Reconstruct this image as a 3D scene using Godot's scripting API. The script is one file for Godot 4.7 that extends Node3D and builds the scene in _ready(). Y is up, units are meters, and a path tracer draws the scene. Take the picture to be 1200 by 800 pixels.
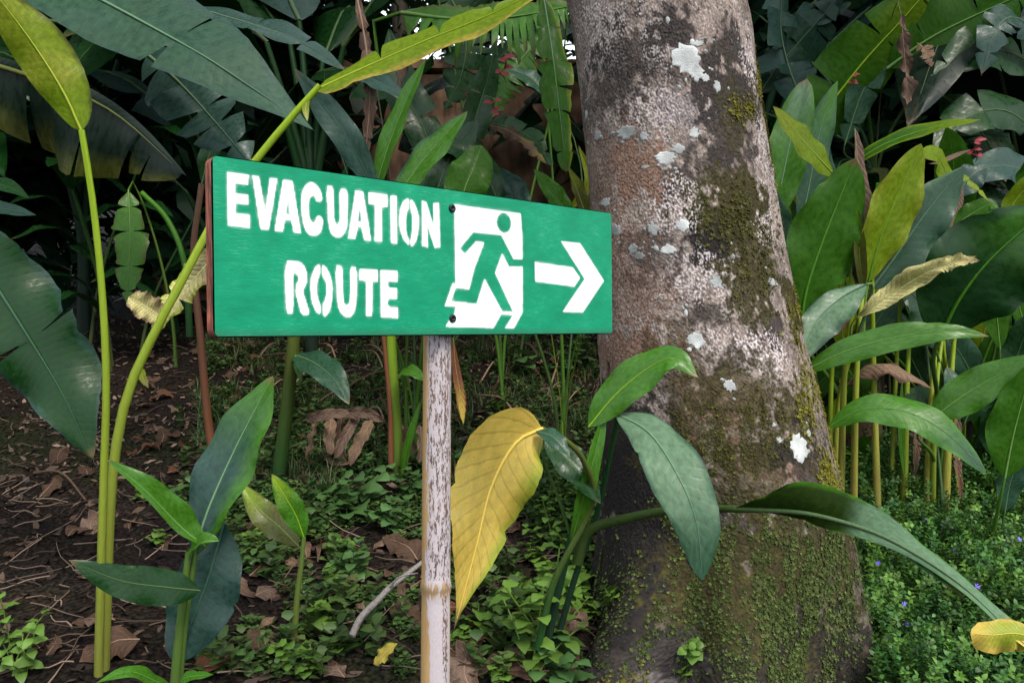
extends Node3D
# Evacuation sign on a bamboo post in front of a mossy tree on a planted bank.

const F := 900.0          # focal length in picture units (picture 1200 x 800)
const EYE := 1.5
var rng := RandomNumberGenerator.new()
var nz := FastNoiseLite.new()
var nf := FastNoiseLite.new()
var used := {}
var M := {}

# ---------------------------------------------------------------- small helpers
func at(px: float, py: float, d: float) -> Vector3:
	return Vector3((px - 600.0) / F * d, EYE + (400.0 - py) / F * d, -d)

func numbered(s: String) -> String:
	var k: int = used.get(s, 0)
	used[s] = k + 1
	return s if k == 0 else "%s_%03d" % [s, k]

func lin(r: float, g: float, b: float) -> Color:
	return Color(r, g, b)

func tag(o: Node, label: String, category: String, group := "", kind := "") -> void:
	if label != "": o.set_meta("label", label)
	if category != "": o.set_meta("category", category)
	if group != "": o.set_meta("group", group)
	if kind != "": o.set_meta("kind", kind)

func thing(called: String, where: Vector3, label: String, category: String, group := "") -> Node3D:
	var o := Node3D.new()
	o.name = numbered(called)
	add_child(o)
	o.position = where
	tag(o, label, category, group)
	return o

func part(called: String, mesh: Mesh, mat: Material, parent: Node3D) -> MeshInstance3D:
	var o := MeshInstance3D.new()
	var n := 0
	for c in parent.get_children():
		if str(c.name) == called or str(c.name).begins_with(called + "_"): n += 1
	o.name = called if n == 0 else "%s_%03d" % [called, n]
	o.mesh = mesh
	o.set_surface_override_material(0, mat)
	parent.add_child(o, true)
	return o

func copy(src: Node3D, where: Transform3D) -> Node3D:
	var c: Node3D = src.duplicate()
	c.name = numbered(str(src.name).rstrip("0123456789").rstrip("_"))
	add_child(c, true)
	c.transform = where
	return c

func scatter(called: String, mesh: Mesh, mat: Material, xf: Array, tints: Array, parent: Node3D) -> MultiMeshInstance3D:
	var mm := MultiMesh.new()
	mm.transform_format = MultiMesh.TRANSFORM_3D
	mm.use_colors = tints.size() > 0
	mm.mesh = mesh
	mm.instance_count = xf.size()
	for i in xf.size():
		mm.set_instance_transform(i, xf[i])
		if tints.size() > 0: mm.set_instance_color(i, tints[i])
	var o := MultiMeshInstance3D.new()
	o.name = numbered(called) if parent == self else called
	o.multimesh = mm
	o.material_override = mat
	parent.add_child(o, true)
	o.set_meta("kind", "stuff")
	return o

# ---------------------------------------------------------------- textures and materials
func img_noise(size: int, freq: float, oct: int, sd: int, ridged := false) -> Image:
	var n := FastNoiseLite.new()
	n.seed = sd
	n.frequency = freq
	n.fractal_octaves = oct
	n.noise_type = FastNoiseLite.TYPE_SIMPLEX_SMOOTH
	if ridged: n.fractal_type = FastNoiseLite.FRACTAL_RIDGED
	return n.get_seamless_image(size, size, false, false, 0.15)

func tex(im: Image) -> ImageTexture:
	return ImageTexture.create_from_image(im)

func vein_images(veins: float, slope: float, contrast: float, blotch: float, sd: int, sharp := 9.0) -> Array:
	var s := 384
	var no: PackedByteArray = img_noise(s, 0.02, 4, sd).get_data()
	var nb: PackedByteArray = img_noise(s, 0.09, 3, sd + 7).get_data()
	var col := PackedByteArray()
	var hei := PackedByteArray()
	col.resize(s * s * 3)
	hei.resize(s * s)
	var rou := PackedByteArray()
	rou.resize(s * s)
	for y in s:
		for x in s:
			var u: float = absf((x + 0.5) / s * 2.0 - 1.0)
			var n: float = no[y * s + x] / 255.0 - 0.5
			var b: float = nb[y * s + x] / 255.0 - 0.5
			var ph: float = (float(y) / s) * veins - pow(u, 0.8) * slope + n * 0.12
			var w: float = 0.5 + 0.5 * cos(TAU * ph)
			var vein: float = pow(w, sharp)
			var fine: float = 0.5 + 0.5 * cos(TAU * ph * 5.0)
			var h: float = 0.55 + 0.3 * (1.0 - w) - 0.4 * vein + 0.06 * fine + 0.25 * n
			hei[y * s + x] = int(clampf(h, 0.0, 1.0) * 255.0)
			var mid: float = 1.0 - smoothstep(0.0, 0.05, u)
			var c: float = 0.86 + contrast * (0.5 * vein - 0.12 * fine) + blotch * (n * 0.9 + b * 0.5) + mid * 0.05
			var brown: float = smoothstep(0.30, 0.40, b + n * 0.3)
			c = clampf(c, 0.0, 1.0)
			var k := (y * s + x) * 3
			col[k] = int(c * 255.0)
			col[k + 1] = int(clampf(c * (1.0 - 0.35 * brown), 0, 1) * 255.0)
			col[k + 2] = int(clampf(c * (1.0 - 0.45 * brown), 0, 1) * 255.0)
			rou[y * s + x] = int(clampf(0.72 + 0.7 * n + 0.25 * b - 0.15 * vein + 0.3 * brown, 0.0, 1.0) * 255.0)
	return [Image.create_from_data(s, s, false, Image.FORMAT_RGB8, col), Image.create_from_data(s, s, false, Image.FORMAT_L8, hei), Image.create_from_data(s, s, false, Image.FORMAT_L8, rou)]

func leaf_mat(v: Array, rough: float, spec: float, back: float, bump: float) -> StandardMaterial3D:
	var m := StandardMaterial3D.new()
	m.vertex_color_use_as_albedo = true
	m.albedo_texture = v[0]
	m.roughness = minf(1.0, rough * 1.38)
	m.roughness_texture = v[2]
	m.metallic_specular = spec
	m.cull_mode = BaseMaterial3D.CULL_DISABLED
	m.heightmap_enabled = true
	m.heightmap_texture = v[1]
	m.heightmap_scale = bump
	if back > 0.0:
		m.backlight_enabled = true
		m.backlight = Color(back, back, back).linear_to_srgb()
	return m

func flat_mat(rough: float, spec := 0.5, back := 0.0) -> StandardMaterial3D:
	var m := StandardMaterial3D.new()
	m.vertex_color_use_as_albedo = true
	m.roughness = rough
	m.metallic_specular = spec
	m.cull_mode = BaseMaterial3D.CULL_DISABLED
	if back > 0.0:
		m.backlight_enabled = true
		m.backlight = Color(back, back, back).linear_to_srgb()
	return m

func make_materials() -> void:
	var a := vein_images(9.0, 1.6, 0.07, 0.26, 11)
	var va := [tex(a[0]), tex(a[1]), tex(a[2])]
	var b := vein_images(7.0, 1.8, 0.05, 0.30, 23)
	var vb := [tex(b[0]), tex(b[1]), tex(b[2])]
	M.gloss = leaf_mat(va, 0.33, 0.33, 0.2, 0.02)
	M.matte = leaf_mat(va, 0.42, 0.33, 0.15, 0.035)
	M.thin = leaf_mat(va, 0.42, 0.27, 0.85, 0.02)
	M.dull = leaf_mat(va, 0.6, 0.16, 0.1, 0.02)
	M.dry = leaf_mat(vb, 0.85, 0.25, 0.2, 0.2)
	var y := vein_images(9.0, 2.2, -0.22, 0.14, 31, 26.0)
	M.yellow = leaf_mat([tex(y[0]), tex(y[1]), tex(y[2])], 0.5, 0.35, 0.35, 0.05)
	M.stem = flat_mat(0.5, 0.32)
	M.woody = flat_mat(0.9, 0.3)
	M.herb = flat_mat(0.5, 0.4, 0.25)
	var st := img_noise(256, 0.03, 5, 5)
	M.stem.heightmap_enabled = true
	M.stem.heightmap_texture = tex(st)
	M.stem.heightmap_scale = 0.15
	M.stem.uv1_triplanar = true
	M.stem.uv1_scale = Vector3(14, 2.0, 14)
	M.woody.heightmap_enabled = true
	M.woody.heightmap_texture = M.stem.heightmap_texture
	M.woody.heightmap_scale = 0.6
	M.woody.uv1_triplanar = true
	M.woody.uv1_scale = Vector3(18, 9, 18)

const GREEN := {
	"deep": [0.012, 0.052, 0.012], "mid": [0.052, 0.165, 0.012], "grey": [0.030, 0.082, 0.045], "pale": [0.12, 0.21, 0.12], "blue": [0.030, 0.075, 0.058],
	"lime": [0.21, 0.32, 0.014], "shoot": [0.065, 0.115, 0.022], "yellowgreen": [0.30, 0.36, 0.03], "yellow": [0.62, 0.45, 0.085], "straw": [0.60, 0.55, 0.24], "brown": [0.095, 0.058, 0.040],
	"tan": [0.28, 0.18, 0.12], "rust": [0.16, 0.06, 0.03], "olive": [0.09, 0.10, 0.02], "black": [0.010, 0.022, 0.013], "pinkbrown": [0.19, 0.125, 0.095], "stalk": [0.115, 0.10, 0.028], "stemdark": [0.035, 0.062, 0.014], "shade": [0.020, 0.040, 0.006], "red": [0.27, 0.025, 0.035], "bamboo": [0.25, 0.18, 0.055],
}

func kol(s: String) -> Color:
	var c: Array = GREEN[s]
	return Color(c[0], c[1], c[2])

# ---------------------------------------------------------------- curves, tubes, leaves
func along(pts: Array, t: float) -> Vector3:
	var n := pts.size() - 1
	var f := clampf(t, 0.0, 1.0) * n
	var i := mini(int(f), n - 1)
	var u := f - i
	var p1: Vector3 = pts[i]
	var p2: Vector3 = pts[i + 1]
	var p0: Vector3 = pts[i - 1] if i > 0 else p1 * 2.0 - p2
	var p3: Vector3 = pts[i + 2] if i + 2 <= n else p2 * 2.0 - p1
	return 0.5 * ((2.0 * p1) + (p2 - p0) * u + (2.0 * p0 - 5.0 * p1 + 4.0 * p2 - p3) * u * u + (3.0 * p1 - p0 - 3.0 * p2 + p3) * u * u * u)

func even(pts: Array, n: int) -> Array:      # n+1 points evenly spaced along the curve
	var fine := []
	var run := [0.0]
	for i in 81: fine.append(along(pts, i / 80.0))
	for i in 80: run.append(run[i] + fine[i].distance_to(fine[i + 1]))
	var out := []
	var k := 0
	for j in n + 1:
		var want: float = run[80] * j / n
		while k < 79 and run[k + 1] < want: k += 1
		var seg: float = maxf(run[k + 1] - run[k], 1e-6)
		out.append(fine[k].lerp(fine[k + 1], clampf((want - run[k]) / seg, 0, 1)))
	return out

func tube_into(st: SurfaceTool, pts: Array, r0: float, r1: float, sides: int, c0: Color, c1: Color, rough := 0.0) -> void:
	var n := pts.size()
	var first: int = st.get_meta("count", 0)
	var nrm := Vector3(0.31, 0.2, 0.93).normalized()
	for i in n:
		var t := float(i) / (n - 1)
		var p: Vector3 = pts[i]
		var a: Vector3 = pts[maxi(i - 1, 0)]
		var b: Vector3 = pts[mini(i + 1, n - 1)]
		var tg := (b - a).normalized()
		nrm = (nrm - tg * nrm.dot(tg)).normalized()
		var s := tg.cross(nrm)
		var r := lerpf(r0, r1, t)
		for j in sides:
			var an := TAU * j / sides
			var rr := r * (1.0 + rough * nz.get_noise_3d(p.x * 400 + j * 40.0, p.y * 260, p.z * 400))
			var cc := c0.lerp(c1, t)
			cc *= 1.0 + 0.3 * nz.get_noise_3d(cos(an) * 60.0 + 5.0, p.y * 70.0, sin(an) * 60.0 + p.x * 40.0)
			st.set_color(cc)
			st.set_uv(Vector2(float(j) / sides, t))
			st.set_smooth_group(0)
			st.add_vertex(p + (nrm * cos(an) + s * sin(an)) * rr)
	for i in n - 1:
		for j in sides:
			var a0 := first + i * sides + j
			var a1 := first + i * sides + (j + 1) % sides
			for q in [a0, a1, a0 + sides, a1, a1 + sides, a0 + sides]: st.add_index(q)
	st.set_meta("count", first + n * sides)

func start() -> SurfaceTool:
	var st := SurfaceTool.new()
	st.begin(Mesh.PRIMITIVE_TRIANGLES)
	st.set_meta("count", 0)
	return st

func finish(st: SurfaceTool) -> ArrayMesh:
	st.generate_normals()
	return st.commit()

func tube(pts: Array, r0: float, r1: float, c0: Color, c1: Color, n := 14, sides := 8, rough := 0.0) -> ArrayMesh:
	var st := start()
	tube_into(st, even(pts, n), r0, r1, sides, c0, c1, rough)
	return finish(st)

func profile(t: float, peak: float, b0: float, b1: float) -> float:
	if t < peak: return pow(maxf(sin(PI / 2 * t / peak), 0.0), b0)
	return pow(maxf(cos(PI / 2 * (t - peak) / (1.0 - peak)), 0.0), b1)

# midrib pts (own axes), half width, options; returns [blade mesh, midrib mesh]
func leaf_meshes(pts: Array, W: float, o: Dictionary) -> Array:
	var rows: int = o.get("rows", 26)
	var half: int = o.get("half", 5)
	var n0: Vector3 = o.get("n", Vector3(0.0, 0.35, 0.95)).normalized()
	var tw0: float = o.get("tw0", 0.0)
	var tw1: float = o.get("tw1", 0.0)
	var wl: float = o.get("wl", 1.0)
	var wr: float = o.get("wr", 1.0)
	var fold: float = o.get("fold", 0.28)
	var curl: float = o.get("curl", 0.18)
	var wave: float = o.get("wave", 0.12)
	var freq: float = o.get("freq", 3.0)
	var rag: float = o.get("rag", 0.03)
	var peak: float = o.get("peak", 0.42)
	var b0: float = o.get("b0", 0.75)
	var b1: float = o.get("b1", 0.85)
	var droop: float = o.get("droop", 0.3)
	var gap: float = o.get("gap", 0.2)
	var rep: float = o.get("rep", 2.0)
	var sd: float = o.get("seed", rng.randf() * 100.0)
	var cb: Color = kol(o.get("c", "mid"))
	var ct: Color = kol(o.get("ct", o.get("c", "mid")))
	var ce: Color = kol(o.get("ce", o.get("c", "mid")))
	var es: float = o.get("es", 0.0)        # which side's edge carries the edge colour: 0 both, 1 / -1 one
	var ew: float = o.get("ew", 0.6)
	var spots: Color = kol(o.get("cs", o.get("c", "mid")))
	var spot: float = o.get("spot", 0.0)
	var ta: float = o.get("ta", 0.45)
	var tb: float = o.get("tb", 1.0)
	var tipdry: float = o.get("tip", 0.05 if rng.randf() < 0.5 else 0.0)
	# tears
	var cuts := []
	var nc: int = o.get("cuts", 0)
	for i in nc: cuts.append(lerpf(0.08, 0.95, (i + 0.2 + 0.6 * rng.randf()) / nc))
	var cside: float = o.get("cside", 0.0)
	var ts := []
	for i in rows + 1: ts.append(float(i) / rows)
	for c in cuts:
		ts.append(c - 0.0012)
		ts.append(c + 0.0012)
	ts.sort()
	var bites := []
	for i in int(o.get("bite", rng.randi() % 3)): bites.append([rng.randf_range(0.15, 0.95), 1.0 if rng.randf() < 0.5 else -1.0, rng.randf_range(0.06, 0.22), rng.randf_range(0.008, 0.03)])
	var hang := []
	for i in nc + 1: hang.append([rng.randf_range(-0.3, 1.0) * droop, rng.randf_range(-0.3, 1.0) * droop, rng.randf_range(0.82, 1.08), rng.randf_range(0.82, 1.08)])
	var mid := even(pts, 60)
	var L := 0.0
	for i in 60: L += mid[i].distance_to(mid[i + 1])
	var st := SurfaceTool.new()
	st.begin(Mesh.PRIMITIVE_TRIANGLES)
	var rib := []
	var across := half * 2 + 1
	for i in ts.size():
		var t: float = ts[i]
		var f := clampf(t, 0, 1) * 60.0
		var k := mini(int(f), 59)
		var p: Vector3 = mid[k].lerp(mid[k + 1], f - k)
		var tg: Vector3 = (mid[mini(k + 2, 60)] - mid[maxi(k - 1, 0)]).normalized()
		var nn := (n0 - tg * n0.dot(tg)).normalized()
		nn = nn.rotated(tg, lerpf(tw0, tw1, smoothstep(ta - 0.12, tb + 0.12, t) if o.has("ta") else t))
		var s := tg.cross(nn)
		rib.append(p + nn * W * 0.012)
		var strip := 0
		var lo := 0.0
		var hi := 1.0
		for c in cuts:
			if t > c:
				strip += 1
				lo = c
			else:
				hi = minf(hi, c)
		var q := clampf((t - lo) / maxf(hi - lo, 0.001), 0, 1) * 2.0 - 1.0
		var pr := profile(t, peak, b0, b1)
		if t > peak and o.has("floor"): pr = maxf(pr, float(o["floor"]) * smoothstep(1.0, 0.9, t))
		for j in across:
			var u := float(j - half) / half
			var au := absf(u)
			var side := 0 if u < 0 else 1
			var w := W * pr * (wl if u < 0 else wr)
			w *= 1.0 + rag * nz.get_noise_2d(t * 900.0 + sd * 31.0, side * 77.0)
			for bt in bites:
				if signf(u) == bt[1]: w *= 1.0 - bt[2] * exp(-pow((t - bt[0]) / bt[3], 2.0))
			var torn: bool = nc > 0 and (cside == 0.0 or signf(u) == cside)
			var extra := 0.0
			if torn:
				extra = hang[strip][side]
				w *= hang[strip][2 + side]
			var off: float = au * w
			var rise: float = sin(fold) * off - curl * w * au * au - extra * off + wave * w * au * au * sin(t * freq * TAU + side * 1.7 + sd)
			var pos: Vector3 = p + s * (signf(u) * off * cos(fold) * cos(extra * 0.6)) + nn * rise
			if torn: pos -= tg * (q * gap * L / (nc + 1) * 0.5 * au * au)
			pos += nn * (W * 0.03 * nz.get_noise_3d(pos.x * 160, pos.y * 160, pos.z * 160))
			var c := cb.lerp(ct, smoothstep(ta, tb, t))
			if es == 0.0 or signf(u) == es: c = c.lerp(ce, smoothstep(ew, 1.0, au + 0.25 * nz.get_noise_2d(t * 260.0 + sd, u * 60.0)))
			if spot > 0.0: c = c.lerp(spots, smoothstep(0.35 - spot * 0.3, 0.6 - spot * 0.3, 0.5 + 0.5 * nz.get_noise_3d(pos.x * 130 + sd, pos.y * 130, pos.z * 130) - 0.25))
			if o.has("c3"): c = c.lerp(kol(o["c3"]), smoothstep(float(o["t3"]), float(o["t3"]) + 0.08, t))
			if tipdry > 0.0: c = c.lerp(Color(0.16, 0.10, 0.045), smoothstep(1.0 - tipdry, 1.0 - tipdry * 0.4, t + 0.03 * nz.get_noise_2d(u * 90.0, sd * 9.0)) * 0.8)
			c *= 1.0 + 0.22 * nz.get_noise_3d(pos.x * 40, pos.y * 40 + sd, pos.z * 40)
			st.set_color(c)
			st.set_uv(Vector2(u * 0.5 + 0.5, t * rep))
			st.add_vertex(pos)
	for i in ts.size() - 1:
		var tm: float = (ts[i] + ts[i + 1]) * 0.5
		var at_cut := false
		for c in cuts:
			if absf(tm - c) < 0.001: at_cut = true
		for j in across - 1:
			var u := float(j - half) / half + 0.5 / half
			if at_cut and absf(u) > 0.3 and (cside == 0.0 or signf(u) == cside): continue
			var a := i * across + j
			for q in [a, a + across, a + 1, a + 1, a + across, a + across + 1]: st.add_index(q)
	var blade := finish(st)
	var rs := start()
	var rr: float = o.get("rr", 0.045) * W
	var cr: Color = kol(o.cr) if o.has("cr") else cb.lerp(Color(0.22, 0.30, 0.12), 0.4)
	var ribn := []
	for i in range(0, rib.size(), 2): ribn.append(rib[i])
	if ribn.size() > 2: ribn.pop_back()
	tube_into(rs, ribn, maxf(rr, 0.0007), maxf(rr * 0.12, 0.0004), 6, cr, cr.lerp(ct, 0.6))
	return [blade, finish(rs)]

# a leaf of a plant: points given as [px, py, depth]
func leaf(plant: Node3D, list: Array, wpx: float, o: Dictionary, called := "leaf") -> MeshInstance3D:
	var pts := []
	var dm := 0.0
	for a in list:
		pts.append(at(a[0], a[1], a[2]) - plant.position)
		dm += float(a[2]) / list.size()
	var W := wpx / F * dm
	var ms := leaf_meshes(pts, W, o)
	var mt: Material = M[o.get("m", "gloss")]
	if o.get("pet", true):
		var p0: Vector3 = o.get("root", Vector3(rng.randf_range(-0.03, 0.03), 0.0, rng.randf_range(-0.03, 0.03)))
		if o.has("from"): p0 = at(o.from[0], o.from[1], o.from[2]) - plant.position
		var p3: Vector3 = pts[0]
		var dir: Vector3 = (along(pts, 0.06) - p3).normalized()
		var len: float = p0.distance_to(p3)
		var c1: Vector3 = p0 + Vector3(0, len * 0.5, 0)
		if o.has("from"): c1 = p0.lerp(p3, 0.4) + Vector3(0, len * 0.06, 0)
		var c2: Vector3 = p3 - dir * len * 0.28
		var bz := []
		for i in 9:
			var t := i / 8.0
			bz.append(p0.bezier_interpolate(c1, c2, p3, t))
		var pr: float = o.get("pr", clampf(W * 0.08, 0.0022, 0.006))
		var pc: Color = kol(o.get("pc", "shoot")).lerp(kol(o.get("c", "mid")), 0.45)
		part("petiole", tube(bz, pr * 1.5, maxf(0.045 * W, 0.0012), pc, pc, 14, 7), M.stem, plant)
	var b := part(called, ms[0], mt, plant)
	part("midrib", ms[1], M.stem, b)
	return b

func cane(plant: Node3D, list: Array, r0px: float, r1px: float, c0: String, c1: String, called := "stem", rough := 0.02) -> MeshInstance3D:
	var pts := []
	var dm := 0.0
	for a in list:
		pts.append(at(a[0], a[1], a[2]) - plant.position)
		dm += float(a[2]) / list.size()
	return part(called, tube(pts, r0px / F * dm, r1px / F * dm, kol(c0), kol(c1), 22, 10, rough), M.stem, plant)

# ---------------------------------------------------------------- ground
const GX := [0.0, 300.0, 600.0, 850.0, 1100.0, 1250.0]
const GD := [-4.0, 0.2, 1.0, 1.4, 1.8, 2.2, 2.8, 3.6, 4.6, 6.0, 9.0, 14.0, 40.0]
const G0 := [1.5, 1.5, 1.05, 0.80, 0.72, 0.66, 0.52, 0.34, 0.04, -0.22, -1.1, -2.6, -9.0]
const G1 := [1.5, 1.5, 1.10, 0.84, 0.74, 0.67, 0.54, 0.36, 0.06, -0.20, -1.1, -2.6, -9.0]
const G2 := [1.5, 1.5, 1.15, 0.92, 0.78, 0.70, 0.58, 0.40, 0.12, -0.12, -1.0, -2.5, -9.0]
const G3 := [1.5, 1.5, 1.30, 1.15, 1.02, 0.95, 0.84, 0.60, 0.22, 0.0, -0.9, -2.5, -9.0]
const G4 := [1.5, 1.5, 1.36, 1.26, 1.16, 1.06, 0.92, 0.68, 0.36, 0.14, -0.8, -2.4, -9.0]
const G5 := [1.5, 1.5, 1.36, 1.28, 1.18, 1.08, 0.94, 0.70, 0.38, 0.16, -0.8, -2.4, -9.0]

func drop_row(g: Array, d: float) -> float:
	var i := 0
	while i < GD.size() - 2 and d > GD[i + 1]: i += 1
	var u := clampf((d - GD[i]) / (GD[i + 1] - GD[i]), 0, 1)
	return lerpf(g[i], g[i + 1], u)

func ground(x: float, z: float) -> float:
	var d := -z
	var px := clampf(x / maxf(d, 1.2) * F + 600.0, 0.0, 1250.0)
	var cols := [G0, G1, G2, G3, G4, G5]
	var i := 0
	while i < GX.size() - 2 and px > GX[i + 1]: i += 1
	var u := smoothstep(0.0, 1.0, clampf((px - GX[i]) / (GX[i + 1] - GX[i]), 0, 1))
	var drop := lerpf(drop_row(cols[i], d), drop_row(cols[i + 1], d), u)
	var near := smoothstep(0.6, 1.4, d)
	return EYE - drop + near * (0.028 * nz.get_noise_2d(x * 55.0, z * 55.0) + 0.012 * nz.get_noise_2d(x * 240.0, z * 240.0))

func on_ground(px: float, py: float) -> Vector3:     # the place on the bank that lies along this line of sight
	var d := 1.2
	while d < 7.0:
		var p := at(px, py, d)
		if p.y <= ground(p.x, p.z): return Vector3(p.x, ground(p.x, p.z), p.z)
		d += 0.02
	var e := at(px, py, 7.0)
	return Vector3(e.x, ground(e.x, e.z), e.z)

func ground_normal(p: Vector3) -> Vector3:
	var e := 0.04
	return Vector3(ground(p.x - e, p.z) - ground(p.x + e, p.z), 2 * e, ground(p.x, p.z - e) - ground(p.x, p.z + e)).normalized()

func build_ground() -> void:
	var xs := []
	var zs := []
	var x := -60.0
	while x < 60.0:
		xs.append(x)
		x += 0.03 if absf(x) < 2.4 else (0.12 if absf(x) < 5.0 else 2.5)
	xs.append(60.0)
	var z := 40.0
	while z > -60.0:
		zs.append(z)
		z -= 0.03 if z < -1.2 and z > -5.0 else (0.15 if z < 0.5 and z > -8.0 else 2.5)
	zs.append(-60.0)
	var st := SurfaceTool.new()
	st.begin(Mesh.PRIMITIVE_TRIANGLES)
	for zz in zs:
		for xx in xs:
			var p := Vector3(xx, ground(xx, zz), zz)
			var n: float = nz.get_noise_2d(xx * 30.0 + 90.0, zz * 30.0)
			var m: float = nz.get_noise_2d(xx * 160.0, zz * 160.0 + 30.0)
			var c := Color(0.014, 0.010, 0.008).lerp(Color(0.034, 0.024, 0.018), clampf(0.5 + n + 0.5 * m, 0, 1))
			c = c.lerp(Color(0.03, 0.045, 0.015), clampf(n * 1.6 - 0.2, 0, 0.6))
			st.set_color(c)
			st.add_vertex(p)
	var w := xs.size()
	for i in zs.size() - 1:
		for j in w - 1:
			var a := i * w + j
			for q in [a, a + w, a + 1, a + 1, a + w, a + w + 1]: st.add_index(q)
	var m := flat_mat(0.95, 0.25)
	var hn := img_noise(512, 0.02, 6, 41)
	m.heightmap_enabled = true
	m.heightmap_texture = tex(hn)
	m.heightmap_scale = 2.0
	m.uv1_triplanar = true
	m.uv1_world_triplanar = true
	m.uv1_scale = Vector3(2.2, 2.2, 2.2)
	var alb := GradientTexture1D.new()
	var an := img_noise(512, 0.05, 5, 43)
	an.convert(Image.FORMAT_RGB8)
	an.adjust_bcs(1.35, 1.5, 1.0)
	m.albedo_texture = tex(an)
	var o := MeshInstance3D.new()
	o.name = "ground"
	o.mesh = finish(st)
	o.set_surface_override_material(0, m)
	o.set_meta("kind", "structure")
	tag(o, "dark brown earth bank rising behind the sign under leaf litter", "ground")
	add_child(o)

# ---------------------------------------------------------------- wall behind
func build_wall() -> void:
	var o := thing("plastered_wall", Vector3(-0.3, ground(-0.3, -6.2) - 0.4, -6.2), "stained tan plastered wall behind the heliconia leaves", "wall")
	var s := 512
	var n1: PackedByteArray = img_noise(s, 0.012, 5, 61).get_data()
	var n2: PackedByteArray = img_noise(s, 0.05, 4, 62).get_data()
	var by := PackedByteArray()
	by.resize(s * s * 3)
	for y in s:
		for x in s:
			var a: float = n1[y * s + x] / 255.0
			var b: float = n2[(y / 6) * s + x] / 255.0
			var v: float = clampf(0.35 + 0.75 * a - 0.45 * maxf(b - 0.45, 0.0), 0.0, 1.0)
			var k := (y * s + x) * 3
			by[k] = int(255 * v * 0.80)
			by[k + 1] = int(255 * v * 0.70)
			by[k + 2] = int(255 * v * 0.62)
	var m := StandardMaterial3D.new()
	m.albedo_texture = tex(Image.create_from_data(s, s, false, Image.FORMAT_RGB8, by))
	m.albedo_color = Color(0.98, 0.86, 0.76)
	m.roughness = 0.95
	m.uv1_triplanar = true
	m.uv1_scale = Vector3(0.45, 0.45, 0.45)
	m.heightmap_enabled = true
	m.heightmap_texture = tex(img_noise(256, 0.04, 5, 64))
	m.heightmap_scale = 1.0
	var top := EYE + 2.12 - o.position.y
	for k in 2:
		var b := BoxMesh.new()
		b.size = Vector3(2.36, top, 0.2)
		var e := part("wall_bay", b, m, o)
		e.position = Vector3(-1.2 + 2.4 * k, top / 2, 0)
		var pl := BoxMesh.new()
		pl.size = Vector3(0.28, top + 0.03, 0.28)
		var p := part("pier", pl, m, o)
		p.position = Vector3(-2.4 + 2.4 * k, (top + 0.03) / 2, 0)
	var cp := BoxMesh.new()
	cp.size = Vector3(5.0, 0.07, 0.32)
	part("coping", cp, m, o).position = Vector3(0.02, top + 0.066, 0)

# ---------------------------------------------------------------- the sign
func poly_rows(im: Image, pts: Array, c: Color, k: float) -> void:
	var n := pts.size() / 2
	var y0 := 1e9
	var y1 := -1e9
	for i in n:
		y0 = minf(y0, pts[i * 2 + 1] * k)
		y1 = maxf(y1, pts[i * 2 + 1] * k)
	for y in range(int(y0), int(y1) + 1):
		var yy := y + 0.5
		var hits := []
		for i in n:
			var j := (i + 1) % n
			var ay: float = pts[i * 2 + 1] * k
			var by: float = pts[j * 2 + 1] * k
			if (ay <= yy) != (by <= yy):
				hits.append(lerpf(pts[i * 2] * k, pts[j * 2] * k, (yy - ay) / (by - ay)))
		hits.sort()
		for h in range(0, hits.size() - 1, 2):
			im.fill_rect(Rect2i(int(round(hits[h])), y, int(round(hits[h + 1])) - int(round(hits[h])), 1), c)

func ring(pts: Array) -> Array:      # rounds the corners of a traced curve once
	var out := []
	var n := pts.size() / 2
	for i in n:
		var j := (i + 1) % n
		var a := Vector2(pts[i * 2], pts[i * 2 + 1])
		var b := Vector2(pts[j * 2], pts[j * 2 + 1])
		for q in [a.lerp(b, 0.2), a.lerp(b, 0.8)]: out.append_array([q.x, q.y])
	return out

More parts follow.
